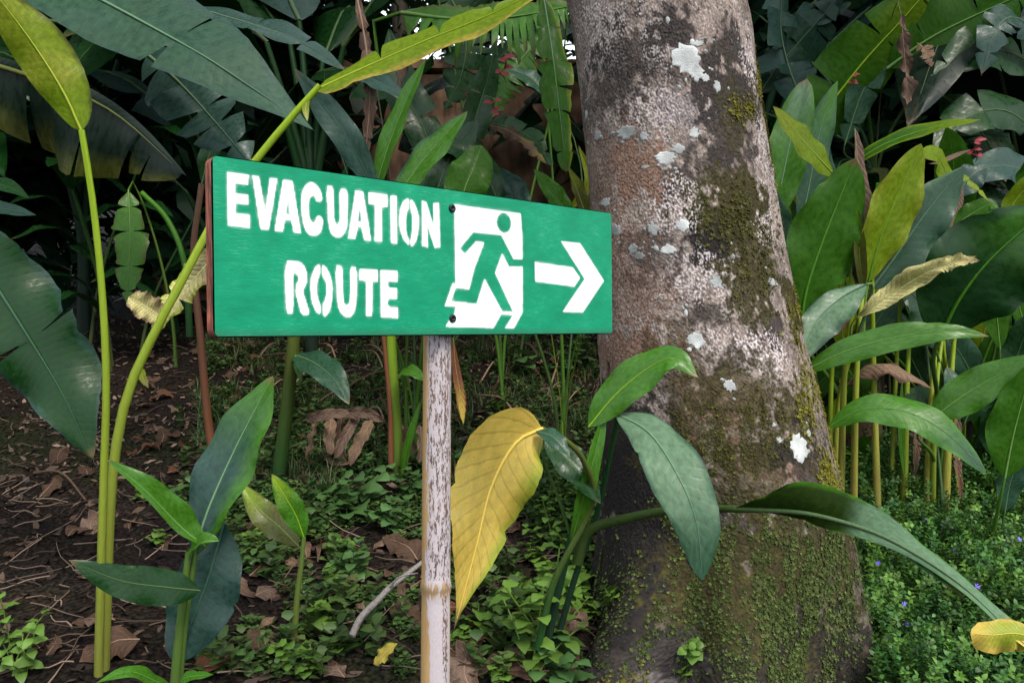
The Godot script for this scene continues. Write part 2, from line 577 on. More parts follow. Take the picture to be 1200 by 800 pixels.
func sign_image() -> Array:
	var k := 4.0
	var im := Image.create(2000, 800, false, Image.FORMAT_L8)     # placeholder size; board is 663 x 200 mm
	im = Image.create(2652, 800, false, Image.FORMAT_L8)
	im.fill(Color.BLACK)
	var on := Color.WHITE
	var off := Color.BLACK
	var sharp := [
		[17, 17, 42, 17, 41, 29, 26, 29, 26, 40, 41, 40, 41, 51, 26, 51, 26, 62, 42, 62, 42, 77, 17, 76],
		[46, 17, 54, 18, 61, 56, 67, 18, 76, 17, 65, 77, 55, 77],
		[83, 18, 95, 18, 105, 78, 96, 78, 93, 64, 85, 64, 82, 78, 72, 78],
		[179, 19, 190, 19, 201, 80, 191, 80, 187, 64, 182, 64, 178, 79, 168, 79],
		[198, 19, 226, 19, 226, 35, 217, 36, 217, 80, 206, 80, 207, 34, 198, 34],
		[230, 20, 240, 19, 240, 81, 230, 80],
		[280, 21, 287, 22, 299, 54, 299, 22, 308, 21, 309, 81, 300, 82, 288, 52, 289, 82, 279, 81],
		[184, 116, 210, 116, 210, 131, 202, 131, 201, 175, 192, 175, 193, 131, 183, 130],
		[214, 116, 240, 116, 240, 130, 225, 130, 225, 136, 228, 138, 239, 138, 239, 152, 226, 152, 225, 154, 224, 160, 228, 163, 240, 163, 240, 177, 214, 176],
	]
	var curved := [
		[134, 36, 126, 39, 123, 32, 120, 32, 116, 36, 115, 47, 116, 59, 120, 64, 123, 63, 127, 54, 134, 58, 133, 69, 129, 77, 122, 80, 115, 79, 109, 71, 106, 54, 106, 33, 110, 22, 117, 16, 124, 17, 131, 24],
		[139, 18, 148, 17, 149, 44, 149, 59, 153, 64, 157, 59, 157, 43, 157, 19, 168, 19, 168, 45, 167, 64, 163, 74, 157, 79, 150, 79, 144, 75, 141, 63],
		[259, 21, 259, 33, 255, 40, 254, 55, 255, 68, 259, 75, 258, 82, 250, 75, 245, 64, 243, 51, 245, 35, 250, 25, 255, 21],
		[261, 21, 265, 22, 271, 31, 275, 44, 274, 60, 271, 73, 265, 82, 261, 82, 261, 74, 263, 66, 264, 54, 264, 42, 261, 34],
		[84, 111, 101, 111, 108, 115, 112, 124, 112, 136, 106, 146, 111, 159, 115, 174, 104, 174, 100, 158, 97, 149, 98, 138, 101, 134, 101, 129, 98, 126, 94, 126, 94, 173, 85, 173],
		[129, 113, 129, 126, 126, 132, 124, 143, 126, 155, 129, 161, 129, 174, 123, 170, 118, 159, 116, 144, 117, 130, 122, 118, 126, 114],
		[132, 113, 137, 116, 143, 126, 146, 139, 145, 155, 142, 168, 137, 175, 133, 176, 132, 162, 136, 155, 138, 144, 137, 134, 132, 127],
		[150, 113, 160, 114, 160, 150, 161, 159, 165, 162, 169, 159, 170, 150, 170, 114, 180, 114, 179, 156, 176, 169, 171, 176, 163, 176, 157, 172, 152, 162],
	]
	for p in sharp: poly_rows(im, p, on, k)
	for p in curved: poly_rows(im, ring(p), on, k)
	poly_rows(im, [89, 39, 91, 57, 86, 57], off, k)
	poly_rows(im, [185, 37, 187, 57, 182, 57], off, k)
	# the way-out pictogram: white panel with a running figure left unpainted
	poly_rows(im, [334, 20, 458, 21, 461, 57, 460, 167, 442, 191, 425, 190, 441, 171, 418, 170, 403, 190, 317, 188, 323, 180, 332, 171, 335, 160, 316, 160, 330, 128, 335, 130], on, k)
	poly_rows(im, [367, 56, 391, 56, 420, 56, 443, 89, 462, 88, 462, 99, 434, 101, 421, 82, 407, 111, 441, 166, 420, 166, 387, 120, 372, 156, 327, 153, 335, 135, 359, 136, 368, 108, 387, 69, 372, 68, 352, 87, 343, 80], off, k)
	var head := []
	for i in 40: head.append_array([425.0 + 14.0 * cos(TAU * i / 40), 37.5 + 14.5 * sin(TAU * i / 40)])
	poly_rows(im, head, off, k)
	poly_rows(im, [543, 56, 586, 56, 642, 113, 591, 165, 545, 165, 596, 112], on, k)
	poly_rows(im, [486, 91, 569, 95, 585, 111, 572, 125, 487, 120], on, k)
	im.resize(1326, 400, Image.INTERPOLATE_LANCZOS)
	var blur: Image = im.duplicate()
	blur.resize(120, 36, Image.INTERPOLATE_LANCZOS)
	blur.resize(1326, 400, Image.INTERPOLATE_CUBIC)
	var soft: Image = im.duplicate()
	soft.resize(420, 126, Image.INTERPOLATE_BILINEAR)
	soft.resize(1326, 400, Image.INTERPOLATE_CUBIC)
	var w := 1326
	var h := 400
	var mk: PackedByteArray = im.get_data()
	var bl: PackedByteArray = blur.get_data()
	var so: PackedByteArray = soft.get_data()
	var g1: PackedByteArray = img_noise(512, 0.012, 4, 71).get_data()
	var g2: PackedByteArray = img_noise(512, 0.16, 3, 72).get_data()
	var col := PackedByteArray()
	var hei := PackedByteArray()
	col.resize(w * h * 3)
	hei.resize(w * h)
	for y in h:
		for x in w:
			var i := y * w + x
			var n: float = g1[((y * 3) & 511) * 512 + (x & 511)] / 255.0 - 0.5      # brush streaks along the board
			var st: float = g2[((y * 2) & 511) * 512 + ((x / 7) & 511)] / 255.0 - 0.5
			var sp: float = g2[(y & 511) * 512 + (x & 511)] / 255.0 - 0.5
			var lf: float = g1[(y / 2 & 511) * 512 + ((x / 2) & 511)] / 255.0 - 0.5
			var a: float = maxf(minf(mk[i], so[i] + 40.0), so[i] * 0.9) / 255.0
			var over: float = clampf((bl[i] / 255.0 - 0.10) * 0.55 + sp * 0.20 * (bl[i] / 255.0), 0.0, 0.5)
			a = clampf(a + over * (0.75 + n), 0.0, 1.0)
			var sh := 1.0 + 0.20 * n + 0.11 * st + 0.05 * sp + 0.30 * lf
			var gr := 0.003 * sh
			var gg := 0.222 * sh
			var gb := 0.112 * sh
			var wh: float = 0.74 + 0.05 * sp + 0.08 * lf
			var r: float = lerpf(gr, wh * 0.97, a)
			var g: float = lerpf(gg, wh, a)
			var b: float = lerpf(gb, wh * 1.03, a)
			var scuff: float = smoothstep(0.20, 0.34, st + 0.5 * lf - 0.05) * (1.0 - a) * 0.10
			r = lerpf(r, 0.45, scuff)
			g = lerpf(g, 0.62, scuff)
			b = lerpf(b, 0.52, scuff)
			# grime along the lower edge and a few specks
			var grime := smoothstep(0.93, 1.0, float(y) / h + 0.03 * n) * 0.45
			if sp > 0.40 and st > 0.1: grime = 0.4
			r = lerpf(r, 0.03, grime)
			g = lerpf(g, 0.06, grime)
			b = lerpf(b, 0.04, grime)
			var c := Color(clampf(r, 0, 1), clampf(g, 0, 1), clampf(b, 0, 1)).linear_to_srgb()
			col[i * 3] = int(c.r * 255)
			col[i * 3 + 1] = int(c.g * 255)
			col[i * 3 + 2] = int(c.b * 255)
			hei[i] = int(clampf(0.45 + 0.25 * st + 0.12 * a + 0.2 * sp, 0, 1) * 255)
	return [Image.create_from_data(w, h, false, Image.FORMAT_RGB8, col), Image.create_from_data(w, h, false, Image.FORMAT_L8, hei)]

func build_sign() -> void:
	var W := 0.6633
	var H := 0.2025
	var T := 0.02
	var tx := Vector3(0.499, 0.0085, -0.437).normalized()
	var nz_ := Vector3(0.437, 0.0, 0.499).normalized()
	var ty := nz_.cross(tx).normalized()
	var o := thing("evacuation_sign", Vector3(-0.330, EYE + 0.0042, -0.849), "green wooden board lettered EVACUATION ROUTE with running figure and arrow", "sign")
	o.basis = Basis(tx, ty, nz_)
	var im := sign_image()
	var face := StandardMaterial3D.new()
	face.albedo_texture = tex(im[0])
	face.roughness = 0.42
	face.metallic_specular = 0.28
	face.heightmap_enabled = true
	face.heightmap_texture = tex(im[1])
	face.heightmap_scale = 0.05
	face.cull_mode = BaseMaterial3D.CULL_DISABLED
	face.texture_repeat = false
	# outline with rounded corners, softened front edge
	var R := 0.0095
	var outline := []
	for q in [[W - R, H - R, 0.0], [R, H - R, 90.0], [R, R, 180.0], [W - R, R, 270.0]]:
		for i in 7:
			var a := deg_to_rad(q[2] + 15.0 * i)
			outline.append(Vector2(q[0] + R * cos(a), q[1] + R * sin(a)))
	var mid := Vector2(W / 2, H / 2)
	var st := SurfaceTool.new()
	st.begin(Mesh.PRIMITIVE_TRIANGLES)
	var n := outline.size()
	var tri := Geometry2D.triangulate_polygon(PackedVector2Array(outline))
	var inn := []
	for p in outline:
		inn.append(Vector2(clampf(p.x, 0.0014, W - 0.0014), clampf(p.y, 0.0014, H - 0.0014)))
	for p in inn:
		st.set_normal(Vector3(0, 0, 1))
		st.set_uv(Vector2(p.x / W, 1.0 - p.y / H))
		st.add_vertex(Vector3(p.x, p.y, 0))
	for i in n:
		var d2: Vector2 = (outline[i] - inn[i]).normalized() if outline[i].distance_to(inn[i]) > 1e-6 else Vector2.ZERO
		st.set_normal(Vector3(d2.x, d2.y, 0.5).normalized())
		st.set_uv(Vector2(outline[i].x / W, 1.0 - outline[i].y / H))
		st.add_vertex(Vector3(outline[i].x, outline[i].y, -0.0016))
	for i in range(0, tri.size(), 3):
		for q in [tri[i], tri[i + 2], tri[i + 1]]: st.add_index(q)
	for i in n:
		var j := (i + 1) % n
		for q in [i, n + i, j, j, n + i, n + j]: st.add_index(q)
	part("painted_face", st.commit(), face, o)
	# bare wooden edge and back
	var wood := StandardMaterial3D.new()
	var wi := img_noise(256, 0.03, 5, 77)
	wi.convert(Image.FORMAT_RGB8)
	wi.adjust_bcs(1.25, 0.9, 1.0)
	wood.albedo_texture = tex(wi)
	wood.albedo_color = Color(0.72, 0.40, 0.31)
	wood.roughness = 0.8
	wood.uv1_triplanar = true
	wood.uv1_scale = Vector3(3, 3, 30)
	wood.heightmap_enabled = true
	wood.heightmap_texture = tex(img_noise(256, 0.04, 4, 78))
	wood.heightmap_scale = 0.1
	wood.cull_mode = BaseMaterial3D.CULL_DISABLED
	var sb := SurfaceTool.new()
	sb.begin(Mesh.PRIMITIVE_TRIANGLES)
	for i in n:
		var j := (i + 1) % n
		var a := Vector3(outline[i].x, outline[i].y, -0.0016)
		var b := Vector3(outline[j].x, outline[j].y, -0.0016)
		var a2 := Vector3(outline[i].x, outline[i].y, -T)
		var b2 := Vector3(outline[j].x, outline[j].y, -T)
		for q in [a, a2, b, b, a2, b2]: sb.add_vertex(q)
	for i in range(0, tri.size(), 3):
		for q in [tri[i], tri[i + 1], tri[i + 2]]: sb.add_vertex(Vector3(outline[q].x, outline[q].y, -T))
	part("wooden_board", finish(sb), wood, o)
	var sm := StandardMaterial3D.new()
	sm.albedo_color = Color(0.12, 0.13, 0.15)
	sm.metallic = 0.6
	sm.roughness = 0.5
	for q in [[330.0, 26.0], [329.0, 178.5]]:
		var ss := start()
		var c := Vector3(q[0] / 1000.0, (200.0 - q[1]) / 1000.0 + 0.002, 0.0)
		var prof := [[0.0058, 0.0003], [0.0056, 0.0016], [0.0042, 0.0026], [0.0022, 0.0024], [0.0018, 0.0014], [0.0002, 0.0013]]
		for i in prof.size():
			for j in 16:
				ss.add_vertex(c + Vector3(prof[i][0] * cos(TAU * j / 16), prof[i][0] * sin(TAU * j / 16), prof[i][1]))
		for i in prof.size() - 1:
			for j in 16:
				var a := i * 16 + j
				var b := i * 16 + (j + 1) % 16
				for k in [a, a + 16, b, b, a + 16, b + 16]: ss.add_index(k)
		part("screw", finish(ss), sm, o)

func build_post() -> void:
	var top := at(513.5, 240, 1.095)
	var foot := at(508, 800, 1.095)
	foot = top + (foot - top) * 1.35
	foot.y = ground(foot.x, foot.z) - 0.12
	var o := thing("bamboo_post", foot, "bamboo post with flaking white paint holding up the green sign", "post")
	var hh := (top - foot).length()
	var node_y: float = at(508, 688, 1.095).y - foot.y
	# paint: streaks along the cane, bare on the side turned away, dark where it flaked
	var w := 256
	var h := 1024
	var a1: PackedByteArray = img_noise(512, 0.02, 5, 81).get_data()
	var a2: PackedByteArray = img_noise(512, 0.09, 4, 82).get_data()
	var col := PackedByteArray()
	var hei := PackedByteArray()
	col.resize(w * h * 3)
	hei.resize(w * h)
	for y in h:
		for x in w:
			var u := float(x) / w
			var v := 1.0 - float(y) / h
			var s1: float = a1[((y / 3) & 511) * 512 + ((x * 3) & 511)] / 255.0 - 0.5
			var s2: float = a2[((y / 2) & 511) * 512 + (x & 511)] / 255.0 - 0.5
			var s3: float = a2[((y * 2) & 511) * 512 + ((x * 3 + 77) & 511)] / 255.0 - 0.5
			# u 0.25 faces the viewer, 0.0 the viewer's side at +x
			var ang := absf(wrapf(u - 0.235, -0.5, 0.5)) * 2.0
			var painted := 1.0 - smoothstep(0.20, 0.25, ang + s1 * 0.16 + s2 * 0.12 + 0.10 * (1.0 - smoothstep(0.05, 0.12, v * hh - node_y + 0.1)))
			if wrapf(u - 0.235, -0.5, 0.5) < 0: painted = 1.0 - smoothstep(0.42, 0.47, ang + s1 * 0.2)
			var wear := wrapf(u - 0.235, -0.5, 0.5)
			var s4: float = a2[((y * 3 / 2) & 511) * 512 + ((x * 2 + 200) & 511)] / 255.0 - 0.5
			var chip := smoothstep(0.04, 0.09, s4 * 0.8 + s2 * 0.35 + s3 * 0.30 - 0.41 + 0.42 * smoothstep(-0.05, -0.10, wear) * (1.0 - smoothstep(-0.14, -0.18, wear)) + 0.16 * smoothstep(0.05, 0.085, wear) + s1 * 0.35)
			var nd := absf(v * hh - node_y)
			painted *= smoothstep(0.003, 0.012, nd + s2 * 0.02)
			if v * hh > hh * 0.62: chip = maxf(chip, smoothstep(0.10, 0.2, s2 + s3 + smoothstep(0.60, 0.66, v) * 0.1 - 0.1))
			var bam := Color(0.30, 0.17, 0.065).lerp(Color(0.42, 0.27, 0.11), clampf(0.5 + s1 + s3 * 0.5, 0, 1))
			bam = bam.lerp(Color(0.10, 0.075, 0.05), smoothstep(0.012, 0.0, nd) * 0.6)
			var dark := Color(0.055, 0.04, 0.04).lerp(Color(0.13, 0.075, 0.05), clampf(0.5 + s1 * 2, 0, 1))
			var wh := Color(0.43, 0.375, 0.395) * (0.93 + 0.25 * s3)
			var c: Color = bam.lerp(wh.lerp(dark, chip), painted)
			c = c.linear_to_srgb()
			var i := (y * w + x) * 3
			col[i] = int(clampf(c.r, 0, 1) * 255)
			col[i + 1] = int(clampf(c.g, 0, 1) * 255)
			col[i + 2] = int(clampf(c.b, 0, 1) * 255)
			hei[y * w + x] = int(clampf(0.4 + 0.35 * painted * (1.0 - chip) + 0.2 * s2, 0, 1) * 255)
	var m := StandardMaterial3D.new()
	m.albedo_texture = tex(Image.create_from_data(w, h, false, Image.FORMAT_RGB8, col))
	m.roughness = 0.6
	m.heightmap_enabled = true
	m.heightmap_texture = tex(Image.create_from_data(w, h, false, Image.FORMAT_L8, hei))
	m.heightmap_scale = 0.08
	var st := SurfaceTool.new()
	st.begin(Mesh.PRIMITIVE_TRIANGLES)
	var rows := 120
	var sides := 28
	var axis := top - foot
	for i in rows + 1:
		var v := float(i) / rows
		var y := v * hh
		var r := lerpf(0.0222, 0.0196, v)
		for ny in [node_y, node_y + 0.52, node_y - 0.42]:
			r += 0.0022 * exp(-pow((y - ny) / 0.006, 2.0)) - 0.0008 * exp(-pow((y - ny + 0.016) / 0.008, 2.0))
		for j in sides + 1:
			var an := TAU * j / sides
			var rr := r * (1.0 + 0.02 * nz.get_noise_2d(cos(an) * 60 + 7, y * 90))
			st.set_normal(Vector3(cos(an), 0, sin(an)))
			st.set_uv(Vector2(float(j) / sides, 1.0 - v))
			st.add_vertex(axis * v + Vector3(cos(an) * rr, 0, sin(an) * rr))
	for i in rows:
		for j in sides:
			var a := i * (sides + 1) + j
			for q in [a, a + 1, a + sides + 1, a + 1, a + sides + 2, a + sides + 1]: st.add_index(q)
	st.generate_normals()
	part("cane", st.commit(), m, o)
	var capm := flat_mat(0.8)
	capm.vertex_color_use_as_albedo = false
	capm.albedo_color = Color(0.5, 0.38, 0.24)
	var cyl := CylinderMesh.new()
	cyl.top_radius = 0.0195
	cyl.bottom_radius = 0.0195
	cyl.height = 0.004
	part("cane_end", cyl, capm, o).position = axis + Vector3(0, 0.002, 0)

# ---------------------------------------------------------------- the tree
const TY := [-0.2, 0.25, 0.5, 0.75, 1.0, 1.25, 1.5, 1.9, 2.25, 2.5, 4.0, 6.0, 7.5]
const TX := [0.56, 0.57, 0.58, 0.612, 0.615, 0.585, 0.545, 0.4975, 0.4575, 0.4175, 0.20, 0.05, -0.1]
const TR := [0.62, 0.50, 0.43, 0.378, 0.352, 0.322, 0.296, 0.270, 0.257, 0.252, 0.20, 0.15, 0.09]
const TZ := -2.27

func ty_look(list: Array, y: float) -> float:
	var i := 0
	while i < TY.size() - 2 and y > TY[i + 1]: i += 1
	var u := clampf((y - TY[i]) / (TY[i + 1] - TY[i]), 0, 1)
	var p0: float = list[maxi(i - 1, 0)]
	var p1: float = list[i]
	var p2: float = list[i + 1]
	var p3: float = list[mini(i + 2, list.size() - 1)]
	var cr: float = 0.5 * ((2 * p1) + (p2 - p0) * u + (2 * p0 - 5 * p1 + 4 * p2 - p3) * u * u + (3 * p1 - p0 - 3 * p2 + p3) * u * u * u)
	return lerpf(cr, lerpf(p1, p2, u), 0.4)

func bark(y: float, an: float) -> Vector3:      # a point of the trunk's surface; an = 0 towards the viewer, positive to +x
	var r := ty_look(TR, y)
	var low := smoothstep(1.15, 0.3, y)
	r *= 1.0 + low * (0.10 * cos(an * 5.0 + 0.6) + 0.06 * cos(an * 9.0 + 2.0)) + 0.018 * cos(an * 3.0 + y * 1.3)
	var flare := smoothstep(1.02, 0.55, y)
	r += flare * (0.32 * exp(-pow((an + 0.74) / 0.24, 2.0)) + 0.10 * exp(-pow((an + 0.15) / 0.2, 2.0))) - flare * 0.05 * exp(-pow((an + 0.45) / 0.12, 2.0))
	var d := Vector3(sin(an), 0, cos(an))
	var q := Vector3(sin(an) * 0.3, y, cos(an) * 0.3)
	r += (0.010 + 0.016 * low) * nz.get_noise_3d(q.x * 90, q.y * 50, q.z * 90) + (0.003 + 0.012 * low) * nz.get_noise_3d(q.x * 420, q.y * 260, q.z * 420)
	return Vector3(ty_look(TX, y), y, TZ) + d * r

func bark_spot(px: float, py: float) -> Vector2:      # (angle, height) of the trunk along this line of sight
	var z := TZ + 0.28
	var an := 0.0
	var y := 1.0
	for i in 6:
		y = EYE + (400.0 - py) / F * -z
		var x := (px - 600.0) / F * -z
		var r := ty_look(TR, y)
		an = asin(clampf((x - ty_look(TX, y)) / r, -0.98, 0.98))
		z = TZ + cos(an) * r
	return Vector2(an, y)

var moss_spots := []
func build_tree() -> void:
	var o := thing("mossy_tree", Vector3(0.56, ground(0.56, TZ) - 0.1, TZ), "thick grey-brown tree trunk with white lichen and moss beside the sign", "tree")
	# bark colours painted by growth: [px, py, rx, ry, kind, strength]
	var spots := [
		[735, 60, 42, 34, "dark", 0.7], [775, 25, 30, 22, "dark", 0.6], [860, 55, 26, 28, "dark", 0.8], [868, 110, 34, 40, "dark", 0.95], [840, 195, 34, 30, "dark", 0.6], [785, 215, 34, 24, "dark", 0.7],
		[775, 85, 28, 25, "dark", 0.5], [850, 255, 52, 46, "moss", 1.0], [838, 285, 40, 24, "black", 0.9], [885, 300, 36, 62, "moss", 0.8], [905, 385, 22, 22, "black", 0.7], [833, 368, 30, 14, "dark", 0.6], [800, 130, 26, 30, "grey", 0.6],
		[880, 70, 16, 40, "pale", 0.8], [905, 190, 20, 55, "pale", 0.9], [895, 240, 22, 40, "pale", 0.8], [760, 130, 40, 34, "pale", 0.5], [790, 240, 32, 34, "pale", 0.85], [812, 318, 42, 32, "pale", 0.7], [890, 415, 44, 34, "pale", 0.95], [860, 340, 24, 30, "pale", 0.6], [830, 400, 26, 20, "pale", 0.6], [700, 40, 24, 60, "pale", 0.5], [770, 40, 22, 40, "pale", 0.45], [835, 110, 24, 30, "pale", 0.5],
		[745, 195, 26, 45, "rust", 0.8], [735, 330, 36, 60, "rust", 0.5], [735, 420, 50, 40, "rust", 0.8], [905, 545, 60, 30, "rust", 0.6], [720, 275, 24, 60, "rust", 0.3],
		[735, 560, 75, 90, "black", 1.0], [745, 520, 50, 50, "black", 0.9], [760, 640, 80, 60, "black", 0.9], [900, 528, 44, 18, "black", 0.9], [790, 450, 30, 40, "dark", 0.4], [780, 520, 40, 40, "moss", 0.6], [850, 500, 70, 50, "moss", 0.55], [940, 500, 30, 40, "moss", 0.7], [870, 560, 70, 40, "moss", 0.6], [850, 470, 50, 40, "rust", 0.5],
		[850, 620, 60, 25, "black", 0.6], [930, 650, 90, 60, "moss", 0.9], [830, 700, 120, 60, "moss", 0.85], [900, 760, 130, 50, "moss", 0.9], [700, 765, 60, 45, "grey", 0.7], [790, 770, 30, 40, "grey", 0.5], [940, 735, 40, 30, "black", 0.6], [775, 745, 30, 40, "black", 0.7], [850, 790, 60, 40, "black", 0.6],
		[845, 100, 40, 40, "dark", 0.85], [790, 30, 30, 24, "dark", 0.8], [700, 120, 30, 40, "dark", 0.4], [765, 300, 34, 30, "dark", 0.45], [880, 340, 34, 40, "moss", 0.8], [860, 425, 24, 20, "dark", 0.6], [855, 160, 34, 40, "dark", 0.8], [870, 225, 40, 30, "moss", 0.9], [720, 90, 30, 40, "dark", 0.5], [700, 210, 24, 60, "rust", 0.4], [800, 430, 40, 50, "moss", 0.5], [870, 460, 60, 40, "moss", 0.6], [960, 560, 40, 50, "black", 0.6], [720, 480, 30, 40, "dark", 0.6], [860, 130, 16, 60, "moss", 0.5], [905, 150, 12, 80, "moss", 0.7], [930, 360, 16, 40, "moss", 0.9], [800, 585, 30, 30, "moss", 0.8], [995, 690, 30, 90, "moss", 1.0], [980, 610, 30, 50, "moss", 0.8], [1000, 770, 40, 50, "black", 0.7], [700, 680, 40, 90, "black", 0.8],
	]
	var kinds := {"dark": Color(0.032, 0.026, 0.024), "moss": Color(0.036, 0.030, 0.012), "black": Color(0.018, 0.015, 0.015), "grey": Color(0.15, 0.13, 0.135), "pale": Color(0.44, 0.385, 0.385), "rust": Color(0.18, 0.105, 0.075)}
	var w := 1024
	var h := 1024
	var y_lo := 0.3
	var y_hi := 2.7
	var A := [[], []]
	var n1: PackedByteArray = img_noise(512, 0.012, 5, 91).get_data()
	var n2: PackedByteArray = img_noise(512, 0.06, 4, 92).get_data()
	var n3: PackedByteArray = img_noise(512, 0.22, 3, 93).get_data()
	var n4: PackedByteArray = img_noise(512, 0.03, 3, 94, true).get_data()
	var buf := PackedFloat32Array()
	buf.resize(w * h * 3)
	for y in h:
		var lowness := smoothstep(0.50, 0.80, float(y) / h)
		for x in w:
			var a: float = n1[(y & 511) * 512 + (x & 511)] / 255.0 - 0.5
			var b: float = n2[(y & 511) * 512 + (x & 511)] / 255.0 - 0.5
			var r := 0.185 + 0.19 * a + 0.15 * b
			var c := Color(r * 1.10, r * 0.86, r * 0.75)
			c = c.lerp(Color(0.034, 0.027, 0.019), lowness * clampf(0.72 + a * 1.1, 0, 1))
			var i := (y * w + x) * 3
			buf[i] = c.r
			buf[i + 1] = c.g
			buf[i + 2] = c.b
	for s in spots:
		var cen := bark_spot(s[0], s[1])
		var r0 := ty_look(TR, cen.y)
		var su: float = float(s[2]) / F * 2.0 / r0 / TAU * w / maxf(cos(cen.x), 0.35)
		var sv: float = float(s[3]) / F * 2.0 / (y_hi - y_lo) * h
		var cu := (cen.x / TAU + 0.5) * w
		var cv := (y_hi - cen.y) / (y_hi - y_lo) * h
		var kc: Color = kinds[s[4]]
		for y in range(maxi(0, int(cv - sv * 2.1)), mini(h, int(cv + sv * 2.1))):
			for x in range(maxi(0, int(cu - su * 2.1)), mini(w, int(cu + su * 2.1))):
				var a: float = n1[((y * 2 + 55) & 511) * 512 + ((x * 2 + 31) & 511)] / 255.0 - 0.5
				var b: float = n2[(y & 511) * 512 + (x & 511)] / 255.0 - 0.5
				var e: float = sqrt(pow((x - cu) / su, 2.0) + pow((y - cv) / sv, 2.0)) + a * 1.3 + b * 0.9
				var k: float = minf(1.0, smoothstep(1.15, 0.75, e) * float(s[5]) * 1.15)
				if k <= 0.0: continue
				var cc := kc
				if s[4] == "pale":
					var f: float = n3[(y & 511) * 512 + (x & 511)] / 255.0 - 0.5
					k *= smoothstep(-0.02, 0.14, f + b * 0.5)
				if s[4] == "moss": cc = kc.lerp(Color(0.065, 0.062, 0.014), clampf(b * 2.2, 0, 1))
				var i := (y * w + x) * 3
				buf[i] = lerpf(buf[i], cc.r, k)
				buf[i + 1] = lerpf(buf[i + 1], cc.g, k)
				buf[i + 2] = lerpf(buf[i + 2], cc.b, k)
	var by := PackedByteArray()
	var hb := PackedByteArray()
	by.resize(w * h * 3)
	hb.resize(w * h)
	for y in h:
		for x in w:
			var i := y * w + x
			var f: float = n3[(y & 511) * 512 + (x & 511)] / 255.0 - 0.5
			var b: float = n2[((y * 2) & 511) * 512 + ((x * 2) & 511)] / 255.0 - 0.5
			var crack: float = smoothstep(0.80, 0.97, n4[((y * 2) & 511) * 512 + (x & 511)] / 255.0 + 0.35 * b) * 0.55
			var k := maxf(0.15, 1.0 + 1.1 * f + 0.7 * b - crack)
			# small crusts of pale lichen everywhere
			var g: float = n3[((y + 200) & 511) * 512 + ((x + 9) & 511)] / 255.0 - 0.5
			var lum: float = buf[i * 3 + 1]
			var sp: float = smoothstep(0.16, 0.26, g + b * 0.4) * clampf(lum * 6.0 - 0.35, 0, 1) * 0.6
			var c := Color(lerpf(buf[i * 3] * k, 0.52, sp), lerpf(buf[i * 3 + 1] * k, 0.50, sp), lerpf(buf[i * 3 + 2] * k, 0.50, sp)).clamp().linear_to_srgb()
			by[i * 3] = int(c.r * 255)
			by[i * 3 + 1] = int(c.g * 255)
			by[i * 3 + 2] = int(c.b * 255)
			hb[i] = int(clampf(0.55 + 0.5 * f + 0.5 * b + sp * 0.25 - crack * 0.8, 0, 1) * 255)
	var m := StandardMaterial3D.new()
	m.albedo_texture = tex(Image.create_from_data(w, h, false, Image.FORMAT_RGB8, by))
	m.heightmap_enabled = true
	m.heightmap_texture = tex(Image.create_from_data(w, h, false, Image.FORMAT_L8, hb))
	m.heightmap_scale = 0.6
	m.roughness = 0.9
	m.metallic_specular = 0.3
	var st := SurfaceTool.new()
	st.begin(Mesh.PRIMITIVE_TRIANGLES)
	var ys := []
	var yy: float = o.position.y - 0.15
	while yy < 7.5:
		ys.append(yy)
		yy += 0.011 if yy < 2.7 else 0.12
	var sides := 200
	for y in ys:
		for j in sides + 1:
			var an := (float(j) / sides - 0.5) * TAU
			st.set_uv(Vector2(float(j) / sides, (y_hi - y) / (y_hi - y_lo)))
			st.add_vertex(bark(y, an) - o.position)
	for i in ys.size() - 1:
		for j in sides:
			var a := i * (sides + 1) + j
			for q in [a, a + sides + 1, a + 1, a + 1, a + sides + 1, a + sides + 2]: st.add_index(q)
	part("trunk", finish(st), m, o)
	# white lichen crusts standing proud of the bark
	var lm := StandardMaterial3D.new()
	lm.vertex_color_use_as_albedo = true
	lm.roughness = 0.95
	lm.metallic_specular = 0.2
	lm.heightmap_enabled = true
	lm.heightmap_texture = tex(img_noise(256, 0.08, 4, 97))
	lm.heightmap_scale = 0.12
	lm.uv1_triplanar = true
	lm.uv1_scale = Vector3(9, 9, 9)
	var lichens := [[806, 68, 19, 17, 0.80], [818, 84, 9, 10, 0.62], [780, 184, 12, 8, 0.72], [795, 174, 8, 6, 0.52], [800, 264, 8, 8, 0.75], [783, 292, 8, 6, 0.62], [769, 291, 4, 4, 0.6], [742, 291, 5, 7, 0.45], [815, 398, 10, 9, 0.66], [940, 524, 13, 18, 0.70], [951, 508, 4, 6, 0.62],
		[814, 155, 6, 7, 0.55], [735, 155, 11, 9, 0.45], [711, 237, 5, 6, 0.55], [723, 270, 5, 8, 0.42], [700, 158, 4, 9, 0.5], [685, 134, 3, 9, 0.55], [804, 366, 3, 5, 0.7], [856, 452, 7, 8, 0.55], [842, 100, 5, 7, 0.6], [755, 160, 5, 6, 0.45], [765, 268, 6, 8, 0.4], [860, 300, 4, 5, 0.5], [915, 200, 5, 8, 0.5], [750, 300, 6, 5, 0.4], [840, 330, 7, 9, 0.5], [905, 330, 5, 6, 0.5], [818, 50, 9, 4, 0.5]]
	var extra := []
	for s in lichens:
		for i in 3: extra.append([s[0] + rng.randfn() * s[2] * 1.5, s[1] + rng.randfn() * s[3] * 1.5, 1.4 + s[2] * rng.randf_range(0.08, 0.25), 1.4 + s[3] * rng.randf_range(0.08, 0.25), s[4] * 0.8])
	lichens.append_array(extra)
